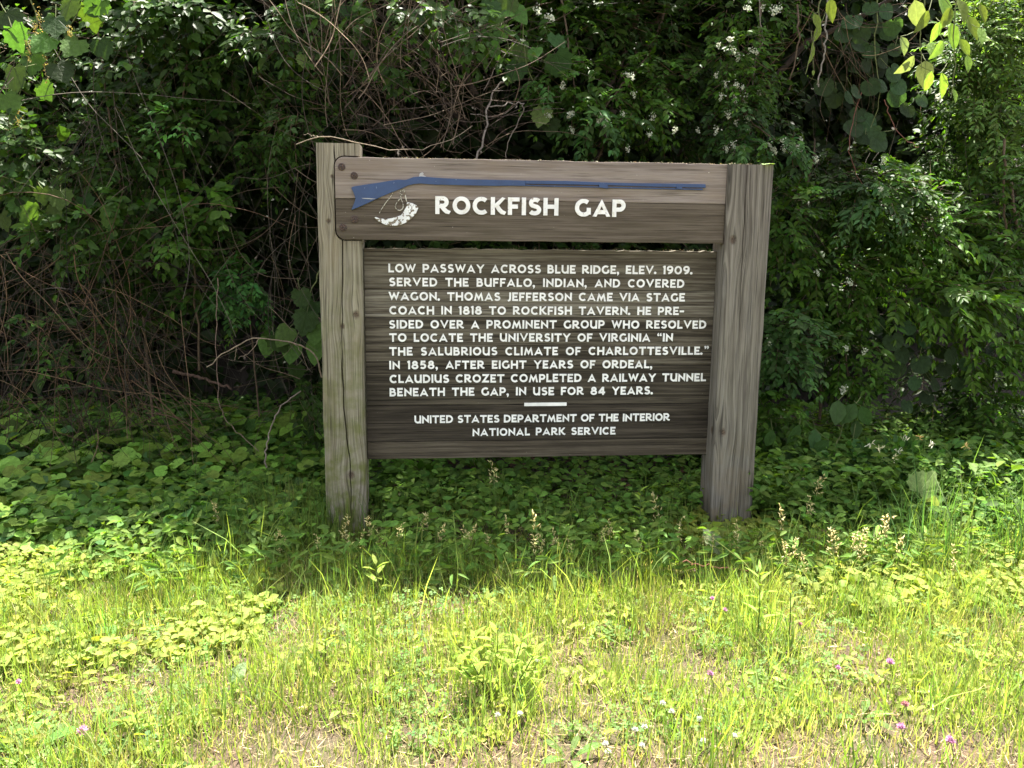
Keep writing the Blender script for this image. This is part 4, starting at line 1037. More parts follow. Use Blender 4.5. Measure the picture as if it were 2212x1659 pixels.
tangle('dry_vine_tangle', 'thin grey stems threading the upper left of the thicket', 'vines', (-20, 0, 680, 620), 110, (.85, 1.5), GRY, dirs=[(.15, 0, -1), (-.2, 0, -1), (.05, 0, -1), (.5, 0, -.8), (-.5, 0, -.7)], seed=4, ln=(.6, 1.6), curl=.16, r=(.001, .0028))
tangle('dry_vine_tangle', 'thin pale stems and tendrils beside the left post', 'vines', (580, 330, 705, 900), 80, (.5, 1.3), TAN+GRY, dirs=[(.1, 0, -1), (-.3, 0, -1), (.6, 0, -.6), (-.8, 0, -.2)], seed=5, ln=(.3, .9), curl=.3, r=(.001, .0026))
tangle('dry_vine_tangle', 'drooping brown stems above the low leaves at left', 'vines', (150, 600, 400, 880), 40, (.9, 1.6), RED+GRY, dirs=[(.2, 0, -1), (.5, 0, -.8), (-.1, 0, -1)], seed=6, ln=(.5, 1.2), curl=.22, grav=.3)
tangle('dry_vine_tangle', 'thin reddish twigs hanging at the top right of the post', 'vines', (1700, -20, 1900, 130), 60, (.7, 1.3), RED, dirs=[(.3, 0, -1), (-.4, 0, -.7), (.8, 0, -.3)], seed=8, ln=(.3, .7), curl=.35, r=(.001, .0022))
tangle('dry_vine_tangle', 'scattered dead twigs showing through the shrubs at right', 'vines', (1660, 350, 2210, 950), 90, (.8, 1.4), GRY, dirs=[(.3, 0, 1), (-.4, 0, .7), (.9, 0, .3)], seed=9, ln=(.3, .8), curl=.2, r=(.001, .0028))

def branch(label, pts, r0, r1, col, jit=.004, cat='branch', name='dead_branch', twigs=()):
    P = smooth_path([pt(*p) for p in pts], 26, jit)
    rt = empty(name, P[0], label, cat)
    H = Mesh(); V, Fc = tube_arr(P, r0, r1, 6); H.raw(V, Fc, col)
    H.build('stem', M['bark'], rt)
    for tw in twigs:
        H = Mesh(); V, Fc = tube_arr(smooth_path([pt(*p) for p in tw], 10, .003), r1*.8, r1*.4, 4); H.raw(V, Fc, col); H.build('twig', M['bark'], rt)
branch('pale dead branch arching over the dark hollow left of the sign', [(695, 815, .65), (683, 775, .62), (660, 752, .6), (635, 742, .58), (600, 737, .55), (560, 731, .52), (520, 743, .5), (480, 766, .48), (446, 793, .46)], .0048, .0026, (0.22, 0.17, 0.12),
       twigs=([(560, 731, .52), (540, 760, .5), (515, 775, .5)], [(510, 748, .5), (508, 770, .5), (506, 778, .5)], [(635, 742, .58), (650, 760, .6), (665, 800, .6)]))
branch('grey dead branch rising from the low leaves left of the left post', [(576, 1010, .45), (574, 975, .45), (582, 935, .5), (592, 905, .5), (615, 872, .55), (650, 845, .6)], .0048, .0034, (0.17, 0.14, 0.11))
branch('long dry vine draped over the top of the left post and sagging past it', [(640, 312, .2), (665, 303, .1), (690, 296, .03), (740, 298, .0), (790, 313, .05), (840, 322, .15), (890, 322, .25), (930, 316, .35), (975, 300, .45), (1020, 272, .55)], .0022, .0014, (0.25, 0.20, 0.14), cat='vine', name='dry_vine',
       twigs=([(690, 296, .05), (675, 292, .1), (655, 290, .15)],))
branch('forked silvery branch over the centre of the header board', [(1015, 370, .8), (1045, 300, .8), (1056, 225, .85), (1075, 185, .9), (1105, 172, .95), (1110, 165, 1.0)], .0062, .003, (0.22, 0.19, 0.165),
       twigs=([(1045, 195, .85), (1075, 140, .9), (1120, 80, 1.0)], [(1016, 246, .85), (1050, 252, .9), (1090, 245, .95), (1118, 225, 1.0)]))
branch('curved silvery branch leaving the centre tangle to the right', [(1052, 229, .9), (1080, 229, .9), (1105, 223, .9), (1128, 224, .9), (1125, 250, .95), (1100, 300, 1.0), (1093, 340, 1.05)], .004, .0025, (0.26, 0.23, 0.2))
branch('twisted grey branch among the flowers above the right post', [(1560, 190, .95), (1600, 195, .9), (1627, 185, .9), (1632, 130, .9), (1650, 85, .9), (1640, 40, .9), (1642, -20, .9)], .0036, .0025, (0.20, 0.17, 0.14))
branch('hanging knotted grey stem at the top right of the post', [(1790, -20, .75), (1785, 60, .75), (1780, 120, .75), (1768, 170, .75), (1768, 188, .75)], .005, .0035, (0.2, 0.18, 0.15))
branch('fallen dead branch lying on the dark floor of the hollow', [(375, 803, 1.7), (440, 818, 1.6), (500, 840, 1.5)], .012, .008, (0.12, 0.075, 0.055))
branch('curling brown tendril dropping through the hollow to the low leaves', [(470, 600, .9), (466, 700, .85), (470, 820, .8), (478, 880, .75), (500, 920, .7), (560, 975, .6)], .0028, .0018, (0.16, 0.11, 0.085))

# ------------------------------------------------------------------ low plants on the ground
def lit_y(px): return 0
def gp(px, py, h=0.0):
    p = atz(px, py, h); return p
def leafy_clump(name, label, cat, P, kind, nl, size, h, group, spread=.10, flat=.8):
    rt = empty(name, P, label, cat, group)
    Tw = Mesh()
    for i in range(nl):
        a = random.uniform(0, 2*pi); rr = spread*math.sqrt(random.random())
        c = Vector((rr*cos(a), rr*sin(a), h*random.uniform(.6, 1.1)))
        d = Vector((cos(a)+random.gauss(0, .3), sin(a)-.5, random.uniform(-.45, .1)))
        nr = Vector((cos(a)*.3, -.45, 1))+Vector((random.gauss(0, .4), random.gauss(0, .4), 0))
        o = bpy.data.objects.new('leaf', LG[random.choice((kind, kind, kind, kind, 'violet_big', 'heart', 'ovate'))]); COL.objects.link(o); o.parent = rt
        setleaf(o, c, d, nr, size*random.uniform(.5, 1.3))
        V, Fc = tube_arr([Vector((0, 0, -.02)), c*0.6+Vector((0, 0, .01)), c], .0016, .0012, 3); Tw.raw(V+np.array(P), Fc, (0.10, 0.16, 0.04))
    Tw.build('leaf_stalks', M['grass'], rt)['kind'] = 'stuff'
random.seed(5)
zones = []
k = 0
for row, (Yg, npl) in enumerate(((1.6, 8), (1.28, 10), (.98, 11), (.70, 12), (.44, 12), (.18, 13), (-.08, 12))):
    for i in range(npl):
        X = -2.85 + (i+random.uniform(.1, .9))*(2.25/npl) + .12
        if row >= 4 and X > -.8: continue
        if row == 6 and X > -1.3: continue
        zones.append((X, Yg+random.uniform(-.14, .14), row))
ORD = ['first', 'second', 'third', 'fourth', 'fifth', 'sixth', 'seventh', 'eighth', 'ninth', 'tenth', 'eleventh', 'twelfth', 'thirteenth', 'fourteenth']
cnt = {}
for X, Y, row in zones:
    i = cnt.get(row, 0); cnt[row] = i+1
    big = X < -1.85 and row > 1
    leafy_clump('round_leaf_plant', 'round scalloped leaf plant, %s from left in the %s of the low patch' % (ORD[i], ('back row', 'second row back', 'third row back', 'fourth row back', 'fifth row back', 'front row', 'sunny edge')[row]),
                'plant', (X, Y, float(gz(X, Y))), 'violet_big' if big else 'violet', 11 if big else 15, .12 if big else .084, .11+.12*max(0, Y)/1.5, 'round leaved plants carpeting the ground left of the sign', spread=.17)

def cover(name, label, T, n, region, size, h, col, mat='cover', up=1.0, face=.35, v=.25, kind='stuff', cat='ground cover', mask=None, rand=.35, ground=True):
    """region: (x0,x1,y0,y1) in metres"""
    H = Mesh()
    X = RNG.uniform(region[0], region[1], n); Y = RNG.uniform(region[2], region[3], n)
    if mask is not None:
        k = mask(X, Y); X, Y = X[k], Y[k]
    n = len(X)
    Z = gz(X, Y)+h*RNG.random(n)**.8
    P = np.stack([X, Y, Z], 1); a = RNG.uniform(0, 2*pi, n)
    D = np.stack([np.cos(a), np.sin(a), RNG.normal(-.1, .25, n)], 1)
    leaves(H, T, P, D, size, col, up=up, face=face, rand=rand, v=v)
    return tag(H.build(name, M[mat]), label, cat, kind=kind)
cover('ground_cover', 'small round leaves filling the gaps in the low patch left of the sign', ROUND, 11000, (-4.4, -.45, -.1, 2.9), .055, .14, (0.075, 0.15, 0.028))
foot = lambda X, Y: ((((X+.40)/.22)**2+((Y+.12)/.26)**2) < 1) | ((((X-1.51)/.24)**2+((Y+.16)/.26)**2) < 1)      # trodden soil at the post feet
bare = lambda X, Y: (((X-.1)/.75)**2+((Y+1.98)/.20)**2+.5*fbm(X, Y, 6, 77) < 1) | (((X-1.15)/.55)**2+((Y+2.05)/.25)**2+.5*fbm(X, Y, 6, 78) < 1) | (((X+.45)/.25)**2+((Y+1.75)/.12)**2 < 1)
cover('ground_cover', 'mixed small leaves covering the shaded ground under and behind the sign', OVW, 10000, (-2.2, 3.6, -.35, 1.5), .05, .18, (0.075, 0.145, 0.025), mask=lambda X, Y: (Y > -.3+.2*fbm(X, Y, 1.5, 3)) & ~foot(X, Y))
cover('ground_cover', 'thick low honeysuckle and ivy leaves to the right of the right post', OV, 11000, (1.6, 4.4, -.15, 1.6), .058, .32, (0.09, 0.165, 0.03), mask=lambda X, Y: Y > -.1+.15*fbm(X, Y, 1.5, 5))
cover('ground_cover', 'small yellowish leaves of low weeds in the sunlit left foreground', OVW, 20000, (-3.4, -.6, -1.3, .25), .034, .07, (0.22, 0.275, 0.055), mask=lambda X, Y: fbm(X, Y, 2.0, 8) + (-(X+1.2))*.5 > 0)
cover('ground_cover', 'upright mixed weeds along the shade line in front of the posts', OV, 7000, (-1.4, 3.4, -.65, .5), .046, .19, (0.115, 0.20, 0.035), up=.8, face=.5, mask=lambda X, Y: (fbm(X, Y, 2.6, 61)+.15 > 0) & ~foot(X, Y))
cover('ground_cover', 'narrow weed leaves rising among the grass under the sign', LANC, 6000, (-1.5, 3.0, -.8, .4), .065, .17, (0.12, 0.205, 0.04), up=.6, face=.5, mask=lambda X, Y: (fbm(X, Y, 3.1, 62) > 0) & ~foot(X, Y))
cover('ground_cover', 'larger soft weed leaves in the left foreground', OVW, 2200, (-3.4, -1.0, -2.6, -.1), .062, .08, (0.21, 0.28, 0.05), mask=lambda X, Y: fbm(X, Y, 2.2, 71)-.5*(X+1.8) > 0)
cover('clover_patch', 'clover leaves spread through the lawn', TREF, 30000, (-3.4, 4.2, -2.7, -.3), .020, .05, (0.14, 0.23, 0.06), mask=lambda X, Y: (fbm(X, Y, 2.3, 9) > .05) & ~bare(X, Y), cat='clover')
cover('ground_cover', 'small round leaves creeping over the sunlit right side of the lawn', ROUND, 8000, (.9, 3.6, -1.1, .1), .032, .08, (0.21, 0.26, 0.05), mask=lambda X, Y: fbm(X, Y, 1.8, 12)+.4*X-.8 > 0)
cover('ground_cover', 'scattered weed leaves between the grass blades', OV, 24000, (-3.4, 4.2, -2.7, -.2), .036, .05, (0.22, 0.275, 0.055), mask=lambda X, Y: (fbm(X, Y, 3.3, 14) > .12) & ~bare(X, Y))

# grass
def grass(name, label, n, region, hgt, wid, col, mask=None, lean=.5, seed=0, mat='grass', hvar=.35, dens=None, v=.25, bend=.6, cat='grass'):
    H = Mesh(); T = bladeT(bend, 3, .5)
    X = RNG.uniform(region[0], region[1], n); Y = RNG.uniform(region[2], region[3], n)
    if mask is not None:
        k = mask(X, Y); X, Y = X[k], Y[k]
    n = len(X); a = RNG.uniform(0, 2*pi, n)
    tuft = .5+.5*np.clip(fbm(X, Y, 3.1, 21), -1, 1)
    D = norm(np.stack([np.cos(a)*lean*RNG.random(n)*2, np.sin(a)*lean*RNG.random(n)*2, np.ones(n)], 1))
    Nn = np.stack([np.cos(a), np.sin(a), -.2+0*a], 1)
    L = np.minimum(hgt*np.exp(RNG.normal(0, hvar, n))*(.40+1.15*tuft), hgt*1.75)
    S = np.stack([wid*np.exp(RNG.normal(0, .25, n)), L, L], 1)
    P = np.stack([X, Y, gz(X, Y)-.005], 1)
    patch = np.clip(fbm(X, Y, 2.2, 44), -1, 1)[:, None]; dry = np.clip(fbm(X, Y, 3.1, 45)-.25, 0, 1)[:, None]
    C = cvar(col, n, v)*(1+.22*patch)*(1-dry*.5)+np.array([[.34, .28, .13]])*dry*.5      # greener and drier patches
    H.inst(T[0], T[1], P, frames(D, -Nn), S, C)
    return tag(H.build(name, M[mat]), label, cat, kind='stuff')
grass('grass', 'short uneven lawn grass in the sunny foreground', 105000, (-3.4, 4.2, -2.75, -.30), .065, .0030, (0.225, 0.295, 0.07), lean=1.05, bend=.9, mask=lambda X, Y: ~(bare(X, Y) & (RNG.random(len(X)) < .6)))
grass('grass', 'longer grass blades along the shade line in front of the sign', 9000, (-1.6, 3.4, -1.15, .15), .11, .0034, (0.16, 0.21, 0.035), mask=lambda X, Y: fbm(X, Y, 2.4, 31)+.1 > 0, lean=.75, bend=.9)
grass('grass', 'tall arching grass at the right edge by the leafy ground cover', 800, (2.0, 3.2, -.75, .15), .30, .0055, (0.10, 0.19, 0.05), mask=lambda X, Y: fbm(X, Y, 2.4, 33) > -.1, lean=.5, bend=1.1)
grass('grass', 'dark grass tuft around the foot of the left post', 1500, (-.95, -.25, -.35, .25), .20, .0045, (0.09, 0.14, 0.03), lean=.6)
grass('grass', 'taller blades scattered through the lawn', 32000, (-3.4, 4.2, -2.7, -.4), .135, .0040, (0.215, 0.29, 0.07), mask=lambda X, Y: (fbm(X, Y, 3.0, 36) > -0.05) & ~bare(X, Y), lean=1.3, bend=1.2)
grass('grass', 'straw coloured grass blades mixed through the lawn', 30000, (-3.4, 4.2, -2.7, -.3), .075, .0028, (0.42, 0.37, 0.20), lean=1.0, bend=.9)
grass('grass', 'long arching blades falling across the lawn', 2200, (-3.4, 4.2, -2.5, -.4), .19, .0055, (0.24, 0.32, 0.07), lean=.8, bend=1.6, mask=lambda X, Y: fbm(X, Y, 1.3, 51) > -.1, hvar=.25)
grass('grass', 'deeper green grass tufts in the lawn', 14000, (-3.4, 4.2, -2.4, -.5), .15, .0042, (0.11, 0.19, 0.035), lean=.6, bend=.8, mask=lambda X, Y: fbm(X, Y, 3.6, 52) > .55, hvar=.3)
H = Mesh(); n = 38000
X = RNG.uniform(-3.2, 4.0, n); Y = RNG.uniform(-2.75, .1, n)
a = RNG.uniform(0, 2*pi, n)
D = np.stack([np.cos(a), np.sin(a), RNG.normal(.05, .12, n)], 1)
S = np.stack([.0018*np.exp(RNG.normal(0, .3, n)), .02+.05*RNG.random(n)**2, np.full(n, .05)], 1)
T = bladeT(.2, 2, .5)
H.inst(T[0], T[1], np.stack([X, Y, gz(X, Y)+.004+.03*RNG.random(n)**2], 1), frames(D, np.array([0, 0, 1.0])+rnd(n, .3)), S, cvar((0.33, 0.24, 0.13), n, .45, .06))
tag(H.build('dry_thatch', M['dry']), 'dry mown grass clippings and thatch lying in the lawn', 'thatch', kind='stuff')
# leaf litter
cover('leaf_litter', 'brown fallen leaves and twigs on the soil under the thicket', LITE, 9000, (-3.0, 4.0, -.4, 2.4), .045, .02, (0.11, 0.065, 0.04), mat='dry', v=.4, rand=.5, cat='leaf litter')

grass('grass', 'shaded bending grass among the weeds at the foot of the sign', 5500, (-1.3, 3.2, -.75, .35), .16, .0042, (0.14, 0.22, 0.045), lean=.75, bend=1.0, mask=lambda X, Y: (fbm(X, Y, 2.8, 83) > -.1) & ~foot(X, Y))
# seed-head grass stalks, one thing each
def seedhead_mesh(k):
    H = Mesh(); n = 26; t = RNG.random(n)
    side = RNG.choice([-1, 1], n)
    P = np.stack([side*.24*(1-t)*RNG.random(n)+RNG.normal(0, .03, n)+.25*t*t, RNG.normal(0, .05, n)*(1-t), t], 1)
    sp = np.array([(0, 0, 0), (.16, .4, .05), (0, 1, 0), (-.16, .4, .05), (0, .4, -.12)])
    H.inst(sp, [(0, 1, 2), (0, 2, 3), (0, 4, 1), (1, 4, 2), (2, 4, 3), (3, 4, 0)], P, frames(np.array([0, 0, .8])+rnd(n, .7), rnd(n)), RNG.uniform(.15, .26, n), cvar((0.64, 0.56, 0.26), n, .2, .05))
    V, Fc = tube_arr([(0, 0, -.05), (.06, 0, .5), (.25, 0, 1)], .012, .006, 3); H.raw(V, Fc, (.3, .3, .14))
    return H.mesh('seed_head', M['petal'])
SH = [seedhead_mesh(i) for i in range(5)]
def stalk_mesh():
    H = Mesh(); V, Fc = tube_arr([(0, 0, 0), (.02, 0, .5), (.06, .0, 1)], .006, .0035, 3); H.raw(V, Fc, (.16, .22, .07)); return H.mesh('stem', M['grass'])
SM = stalk_mesh()
random.seed(12)
stalks = [(1068, 1015, 1160), (1095, 1130, 1230), (1165, 1130, 1260), (1150, 1150, 1270), (1160, 1175, 1270), (800, 1140, 1220), (830, 1150, 1230), (855, 1155, 1240), (930, 1130, 1210), (950, 1155, 1230), (1010, 1150, 1240), (1020, 1165, 1240), (1055, 1140, 1240), (1290, 1150, 1240),
          (745, 1150, 1230), (760, 1165, 1240), (775, 1160, 1240), (615, 1165, 1240), (625, 1150, 1240), (480, 1100, 1190), (905, 1110, 1200), (1430, 1080, 1190), (1455, 1110, 1210), (1470, 1150, 1230), (1510, 1160, 1240), (1535, 1165, 1240), (1595, 1140, 1240), (1590, 1160, 1240), (1650, 1170, 1240), (1690, 1110, 1210), (1700, 1160, 1260),
          (1740, 1040, 1170), (1750, 1070, 1190), (1800, 1150, 1260), (1795, 1170, 1270), (1835, 1160, 1260), (1850, 1140, 1250), (1870, 1150, 1240), (1885, 1140, 1240), (1905, 1130, 1230), (1930, 1165, 1260), (1735, 1190, 1290), (1700, 1180, 1290), (2060, 1190, 1310), (1860, 1190, 1290), (1320, 1140, 1230), (1385, 1160, 1250), (690, 1170, 1250), (1200, 1160, 1250), (1240, 1170, 1260)]
stalks.sort()
scount = {}
for (px, pt_, pb) in stalks:
    B = gp(px+random.uniform(-5, 5), pb)
    Y = B[1]
    Tp = pt(px, pt_, Y-.02)
    h = float(Tp[2]-B[2])+random.uniform(-.02, .05); hh = random.uniform(.75, 1.1)*min(.115, .42*h)
    zone = ('left of the left post' if px < 700 else 'in front of the left post' if px < 800 else 'under the left third of the panel' if px < 1010 else 'under the middle of the panel' if px < 1270 else 'under the right third of the panel' if px < 1500 else 'in front of the right post' if px < 1680 else 'just right of the right post' if px < 1800 else 'well right of the right post')
    scount[zone] = scount.get(zone, 0)+1
    hs = ORD[scount[zone]-1]
    rt = empty('seed_grass_stalk', (B[0], B[1], float(gz(B[0], B[1]))), '%s from left of the tan seed-headed grass stalks %s' % (hs, zone), 'grass stalk', 'seed head grass stalks along the shade line')
    rt.rotation_euler = (random.uniform(-.05, .08), random.uniform(-.06, .06), 0)
    az = random.uniform(0, 6.28)
    s = bpy.data.objects.new('stem', SM); COL.objects.link(s); s.parent = rt; s.scale = (.25, .25, h-hh); s.rotation_euler = (0, 0, az)
    q = bpy.data.objects.new('seed_head', random.choice(SH)); COL.objects.link(q); q.parent = rt
    q.location = (.015*cos(az), .015*sin(az), h-hh); q.scale = (hh, hh, hh); q.rotation_euler = (0, 0, az)

# clover flowers
def clover_head(col):
    H = Mesh(); n = 70; d = norm(rnd(n)); d[:, 2] = np.abs(d[:, 2])*1.1-.25; d = norm(d)
    pe = np.array([(0, 0, 0), (.10, .6, .03), (0, 1, 0), (-.10, .6, .03)])
    H.inst(pe, [(0, 1, 2), (0, 2, 3)], d*.1, frames(d, rnd(n)), RNG.uniform(.8, 1.0, n), cvar(col, n, .12, .04))
    bm = bmesh.new(); bmesh.ops.create_icosphere(bm, subdivisions=1, radius=.6)
    H.raw(np.array([v.co[:] for v in bm.verts]), [[v.index for v in f.verts] for f in bm.faces], np.array(col)*.7); bm.free()
    return H.mesh('flower_head', M['petal'])
PK = clover_head((0.60, 0.27, 0.46)); PK2 = clover_head((0.50, 0.22, 0.25)); WH = clover_head((0.66, 0.66, 0.55))
def clover_stem():
    H = Mesh(); V, Fc = tube_arr([(0, 0, 0), (.015, .0, .5), (0, 0, 1)], .0015, .0012, 4); H.raw(V, Fc, (.10, .18, .05))
    return H.mesh('stem', M['grass'])
CS = clover_stem()
def clover(px, py, me, r, label, h=.10, group=None, name='clover_flower'):
    p = gp(px, py, h)
    rt = empty(name, (p[0], p[1], float(gz(p[0], p[1]))), label, 'flower', group)
    s = bpy.data.objects.new('stem', CS); COL.objects.link(s); s.parent = rt; s.scale = (1, 1, h)
    q = bpy.data.objects.new('flower_head', me); COL.objects.link(q); q.parent = rt; q.location = (0, 0, h); r = r*1.1; q.scale = (r, r, r); q.rotation_euler = (random.uniform(-.3, .3), random.uniform(-.3, .3), random.uniform(0, 6))
for px, py, me, r, lb in (
    (178, 1587, PK, .0155, 'largest pink clover flower, low in the left foreground grass'),
    (40, 1479, PK, .010, 'small pink clover flower close to the left edge of the view'),
    (960, 1654, PK, .011, 'pink clover flower at the very bottom edge, left of centre'),
    (1535, 1448, PK, .011, 'pink clover flower in the lawn below the right post'),
    (1539, 1297, PK, .010, 'pale pink clover flower, upper one of a pair below the right post'),
    (1565, 1321, PK, .010, 'pink clover flower, lower one of a pair below the right post'),
    (1727, 1354, PK2, .009, 'faded reddish clover flower between the right post pair and the right side weeds'),
    (1810, 1447, PK, .010, 'pink clover flower left of the larger one in the right lawn'),
    (1922, 1440, PK, .0135, 'large pink clover flower in the middle of the right lawn'),
    (1956, 1526, PK2, .0125, 'dull red clover flower, upper one of two close together at lower right'),
    (1946, 1570, PK, .012, 'pink clover flower, lower one of two close together at lower right'),
    (2053, 1601, PK, .0135, 'pale pink clover flower nearest the bottom right corner')):
    clover(px, py, me, r, lb, group='pink clover flowers in the lawn')
WC = sorted([(1314, 1621), (1308, 1604), (1392, 1569), (1372, 1575), (1386, 1609), (1451, 1534), (1123, 1537), (1512, 1549), (1586, 1588), (1432, 1515), (1160, 1425), (1075, 1538), (1520, 1600)])
for i, (px, py) in enumerate(WC):
    clover(px, py, WH, .0095, '%s from left of the small white clover flowers in the bottom lawn' % ORD[i], .07, group='white clover flowers in the lawn')

# whorled leafy weeds: each leaf a part
def weed(px, pyt, pyb, label, tops=1, size=.075, kind='lance', name='leafy_weed', nl=9):
    B = gp(px, pyb); rt = empty(name, (B[0], B[1], float(gz(B[0], B[1]))), label, 'weed')
    Tp = pt(px, pyt, B[1]); h = float(Tp[2]-B[2])
    S_ = Mesh()
    for k in range(tops):
        off = Vector((0, 0, 0)) if tops == 1 else Vector((random.uniform(-.13, .13), random.uniform(-.10, .10), 0))
        hk = h*(1 if k == 0 else random.uniform(.6, .95)); base = off*.35; top = off+Vector((random.uniform(-.01, .01), 0, hk))
        V, Fc = tube_arr([base, (base+top)/2+Vector((.004, 0, 0)), top], .0028, .0016, 5)
        S_ = Mesh(); S_.raw(V+np.array(rt.location), Fc, (.13, .18, .06)); S_.build('stem', M['grass'], rt)
        for i in range(nl):
            t = .35+.65*(i/(nl-1))**.8; a = i*2.4+random.uniform(-.3, .3); el = (.25+.75*t**3)
            c = base.lerp(top, t)
            d = Vector((cos(a), sin(a), .25+el*.9)); nr = Vector((-cos(a)*.5, -sin(a)*.5, 1))
            o = bpy.data.objects.new('leaf', LG[kind]); COL.objects.link(o); o.parent = rt
            setleaf(o, c, d, nr, size*random.uniform(.75, 1.15)*(1.1-.45*t))
weed(1071, 1365, 1490, 'bushy bright yellow-green weed with several tops in the centre of the lawn', 6, .085, 'lance2')
weed(1057, 1290, 1345, 'small bright weed on the shade line just above the bushy centre weed', 1, .065, 'lance2')
weed(817, 1225, 1300, 'bright pointed-leaf weed in front of the left post', 1, .085, 'lance2', nl=7)
weed(1635, 1240, 1400, 'tall yellow-green weed with narrow leaves below the right post', 1, .095, 'lance', nl=12)
weed(1702, 1280, 1400, 'narrow-leaved weed just right of the tall one below the right post', 1, .08, 'lance', nl=9)
weed(1380, 1060, 1190, 'upright bright weed catching sun under the right half of the panel', 1, .07, 'lance2', nl=9)
weed(1350, 1120, 1200, 'low bright leafy weed under the right half of the panel, left of the upright one', 2, .08, 'lance2', nl=6)
weed(380, 1185, 1260, 'small upright weed at the edge of the round leaved patch', 1, .07, 'lance', nl=8)
weed(545, 1085, 1190, 'light green weed left of the foot of the left post', 2, .065, 'lance2', nl=8)
weed(700, 1380, 1440, 'small pointed weed in the middle left lawn', 1, .06, 'lance2', nl=6)
weed(300, 1520, 1590, 'low pointed weed in the left foreground', 2, .06, 'lance2', nl=6)
def rosette(px, py, label, n=7, size=.11, kind='rosette', name='rosette_weed'):
    B = gp(px, py); rt = empty(name, (B[0], B[1], float(gz(B[0], B[1]))), label, 'weed')
    for i in range(n):
        a = i*2*pi/n+random.uniform(-.25, .25)
        o = bpy.data.objects.new('leaf', LG[kind]); COL.objects.link(o); o.parent = rt
        setleaf(o, (cos(a)*.01, sin(a)*.01, .008), (cos(a), sin(a), random.uniform(.3, .9)), (-cos(a)*.6, -sin(a)*.6-.2, 1), size*random.uniform(.75, 1.2))
rosette(60, 1640, 'broad-leaved rosette weed in the bottom left corner', 8, .12)
rosette(170, 1390, 'dark broad-leaved rosette at the left side of the lawn', 8, .12)
rosette(240, 1420, 'second broad rosette right of the dark one at the left of the lawn', 7, .11)
rosette(885, 1440, 'rosette with one bright upright leaf left of the bushy centre weed', 5, .09)
rosette(430, 1400, 'broad-leaved weed half hidden in grass in the left lawn', 6, .10)
rosette(60, 1280, 'broad sunlit weed near the left edge below the round leaved patch', 8, .10)
rosette(1860, 1560, 'low broad weed in the lower right lawn left of the red clover', 6, .08)
rosette(210, 1600, 'wide-leaved weed next to the largest pink clover flower', 6, .10)
rosette(1230, 1640, 'flat pale weed at the bottom edge right of centre', 5, .09)
# fallen or upturned pale tree leaves
def fallen(px, py, label, size=.11, kind='tree_pale', h=.06, nr=(0.1, -.7, .8)):
    p = gp(px, py, h); o = bpy.data.objects.new('fallen_leaf', LG[kind]); COL.objects.link(o)
    a = random.uniform(0, 6.28); setleaf(o, Vector(p), (cos(a), .3, sin(a)*.6), (nr[0]+random.gauss(0, .2), nr[1], nr[2]), size)
    tag(o, label, 'leaf', 'loose pale leaves lying on the low growth')
fallen(1147, 1165, 'large dull pale leaf lying in shade under the panel centre', .13)
fallen(1214, 1195, 'folded pale leaf lying right of the one under the panel centre', .12)
fallen(1351, 1243, 'curled pale sunlit leaf below the right third of the panel', .12)
fallen(1555, 1200, 'big pale leaf lying at the foot of the right post', .14)
fallen(2098, 1320, 'pale creased leaf standing on the shade line near the right edge', .13)
fallen(1985, 1063, 'large pale lobed leaf on the ground cover right of the post', .15, 'grape_pale', .2)
fallen(1911, 1050, 'round dull leaf left of the large pale lobed one', .13, 'grape', .2)
fallen(2020, 1070, 'narrow pale leaf right of the large pale lobed one', .13, 'tree_pale', .2)
fallen(500, 1480, 'crumpled pale leaf in the lower left lawn', .08, h=.03)
fallen(585, 1490, 'whitish curled leaf in the lower left lawn near the dry patch', .08, h=.03)
# leaf on top of the right post
o = bpy.data.objects.new('fallen_leaf', LG['grape_pale']); COL.objects.link(o)
setleaf(o, Vector((1.585, -.02, 1.793)), (.5, -1, -.05), (0.05, -.35, 1), .055)
tag(o, 'small yellow-green leaf resting on the front top edge of the right post', 'leaf')
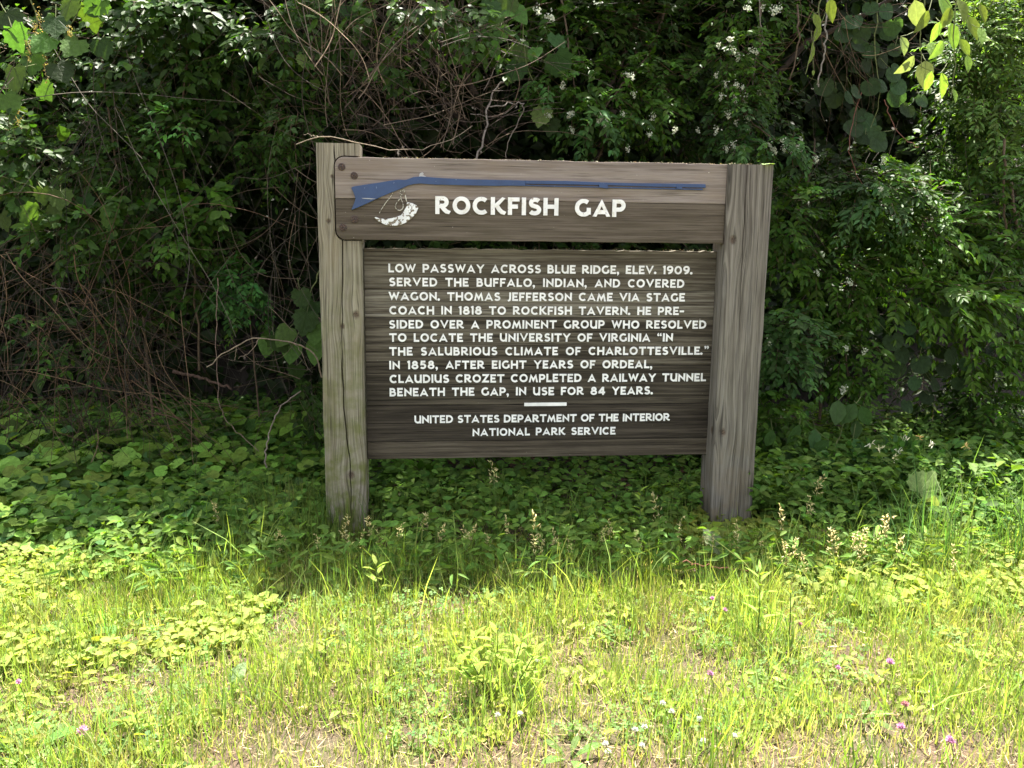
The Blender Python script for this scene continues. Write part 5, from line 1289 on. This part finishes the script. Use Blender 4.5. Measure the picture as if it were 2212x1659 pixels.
# debris on top edges of the boards
H = Mesh(); n = 420
X = np.concatenate([RNG.uniform(-.2, 1.4, 200), RNG.uniform(-.28, 1.4, 170), RNG.uniform(1.41, 1.61, 50)])
Y = np.concatenate([RNG.uniform(-.008, .035, 200), RNG.uniform(.08, .11, 170), RNG.uniform(-.035, .03, 50)])
Z = np.concatenate([np.full(200, 1.789), np.full(170, 1.383), np.full(50, 1.789)])+RNG.uniform(0, .003, n)
H.inst(LITE[0], LITE[1], np.stack([X, Y, Z], 1), frames(rnd(n)*np.array([1, 1, .25]), np.array([0, 0, 1.0])+rnd(n, .5)), RNG.uniform(.004, .012, n), cvar((0.12, 0.10, 0.05), n, .45, .12))
tag(H.build('leaf_debris', M['dry']), 'bits of leaf and moss caught on the top edges of the boards', 'debris', kind='stuff')
# honeysuckle flowers in the low growth at right
H = Mesh()
random.seed(4)
hs = [(1955, 950), (1985, 945), (2010, 960), (1900, 970), (1895, 985), (1930, 990), (1940, 975), (2070, 1020), (2065, 1030), (1735, 1015), (1733, 1035), (1733, 1048), (1755, 1046), (2012, 1035), (2040, 1040), (2085, 965), (1880, 960), (1925, 1070), (1960, 1050)]
rt = empty('honeysuckle', Vector(pt(1950, 1150, .35)), 'honeysuckle vine with small cream and orange flowers low at the right', 'vine')
for (px, py) in hs:
    P = np.array(pt(px, py, .25+random.uniform(-.08, .08))); n = 9
    F1 = Mesh(); c = random.choice([(0.7, 0.68, 0.5), (0.7, 0.5, 0.18), (0.72, 0.66, 0.4)])
    F1.inst(LANC[0], LANC[1], P+rnd(n, .006), frames(np.array([0, -.5, .3])+rnd(n, .6), rnd(n)), np.full(n, .028), cvar(c, n, .12, .04))
    F1.build('flower', M['petal'], rt)
Hh = Mesh(); n = 500
c0 = np.array(pt(1950, 1010, .32)); P, d = in_blob(n, c0, (.55, .15, .15), .05)
leaves(Hh, OV, P, d+np.array([0, -.5, 0]), .055, (0.06, 0.135, 0.032)); Hh.build('foliage', M['leaf'], rt)['kind'] = 'stuff'
# fallen thorny runner in the sunlit lawn below the right post
branch('thin reddish bramble runner lying below the right post', [(1475, 1214, -.75), (1530, 1222, -.75), (1590, 1230, -.75), (1660, 1238, -.75)], .003, .002, (0.22, 0.10, 0.06), cat='runner', name='bramble_runner')
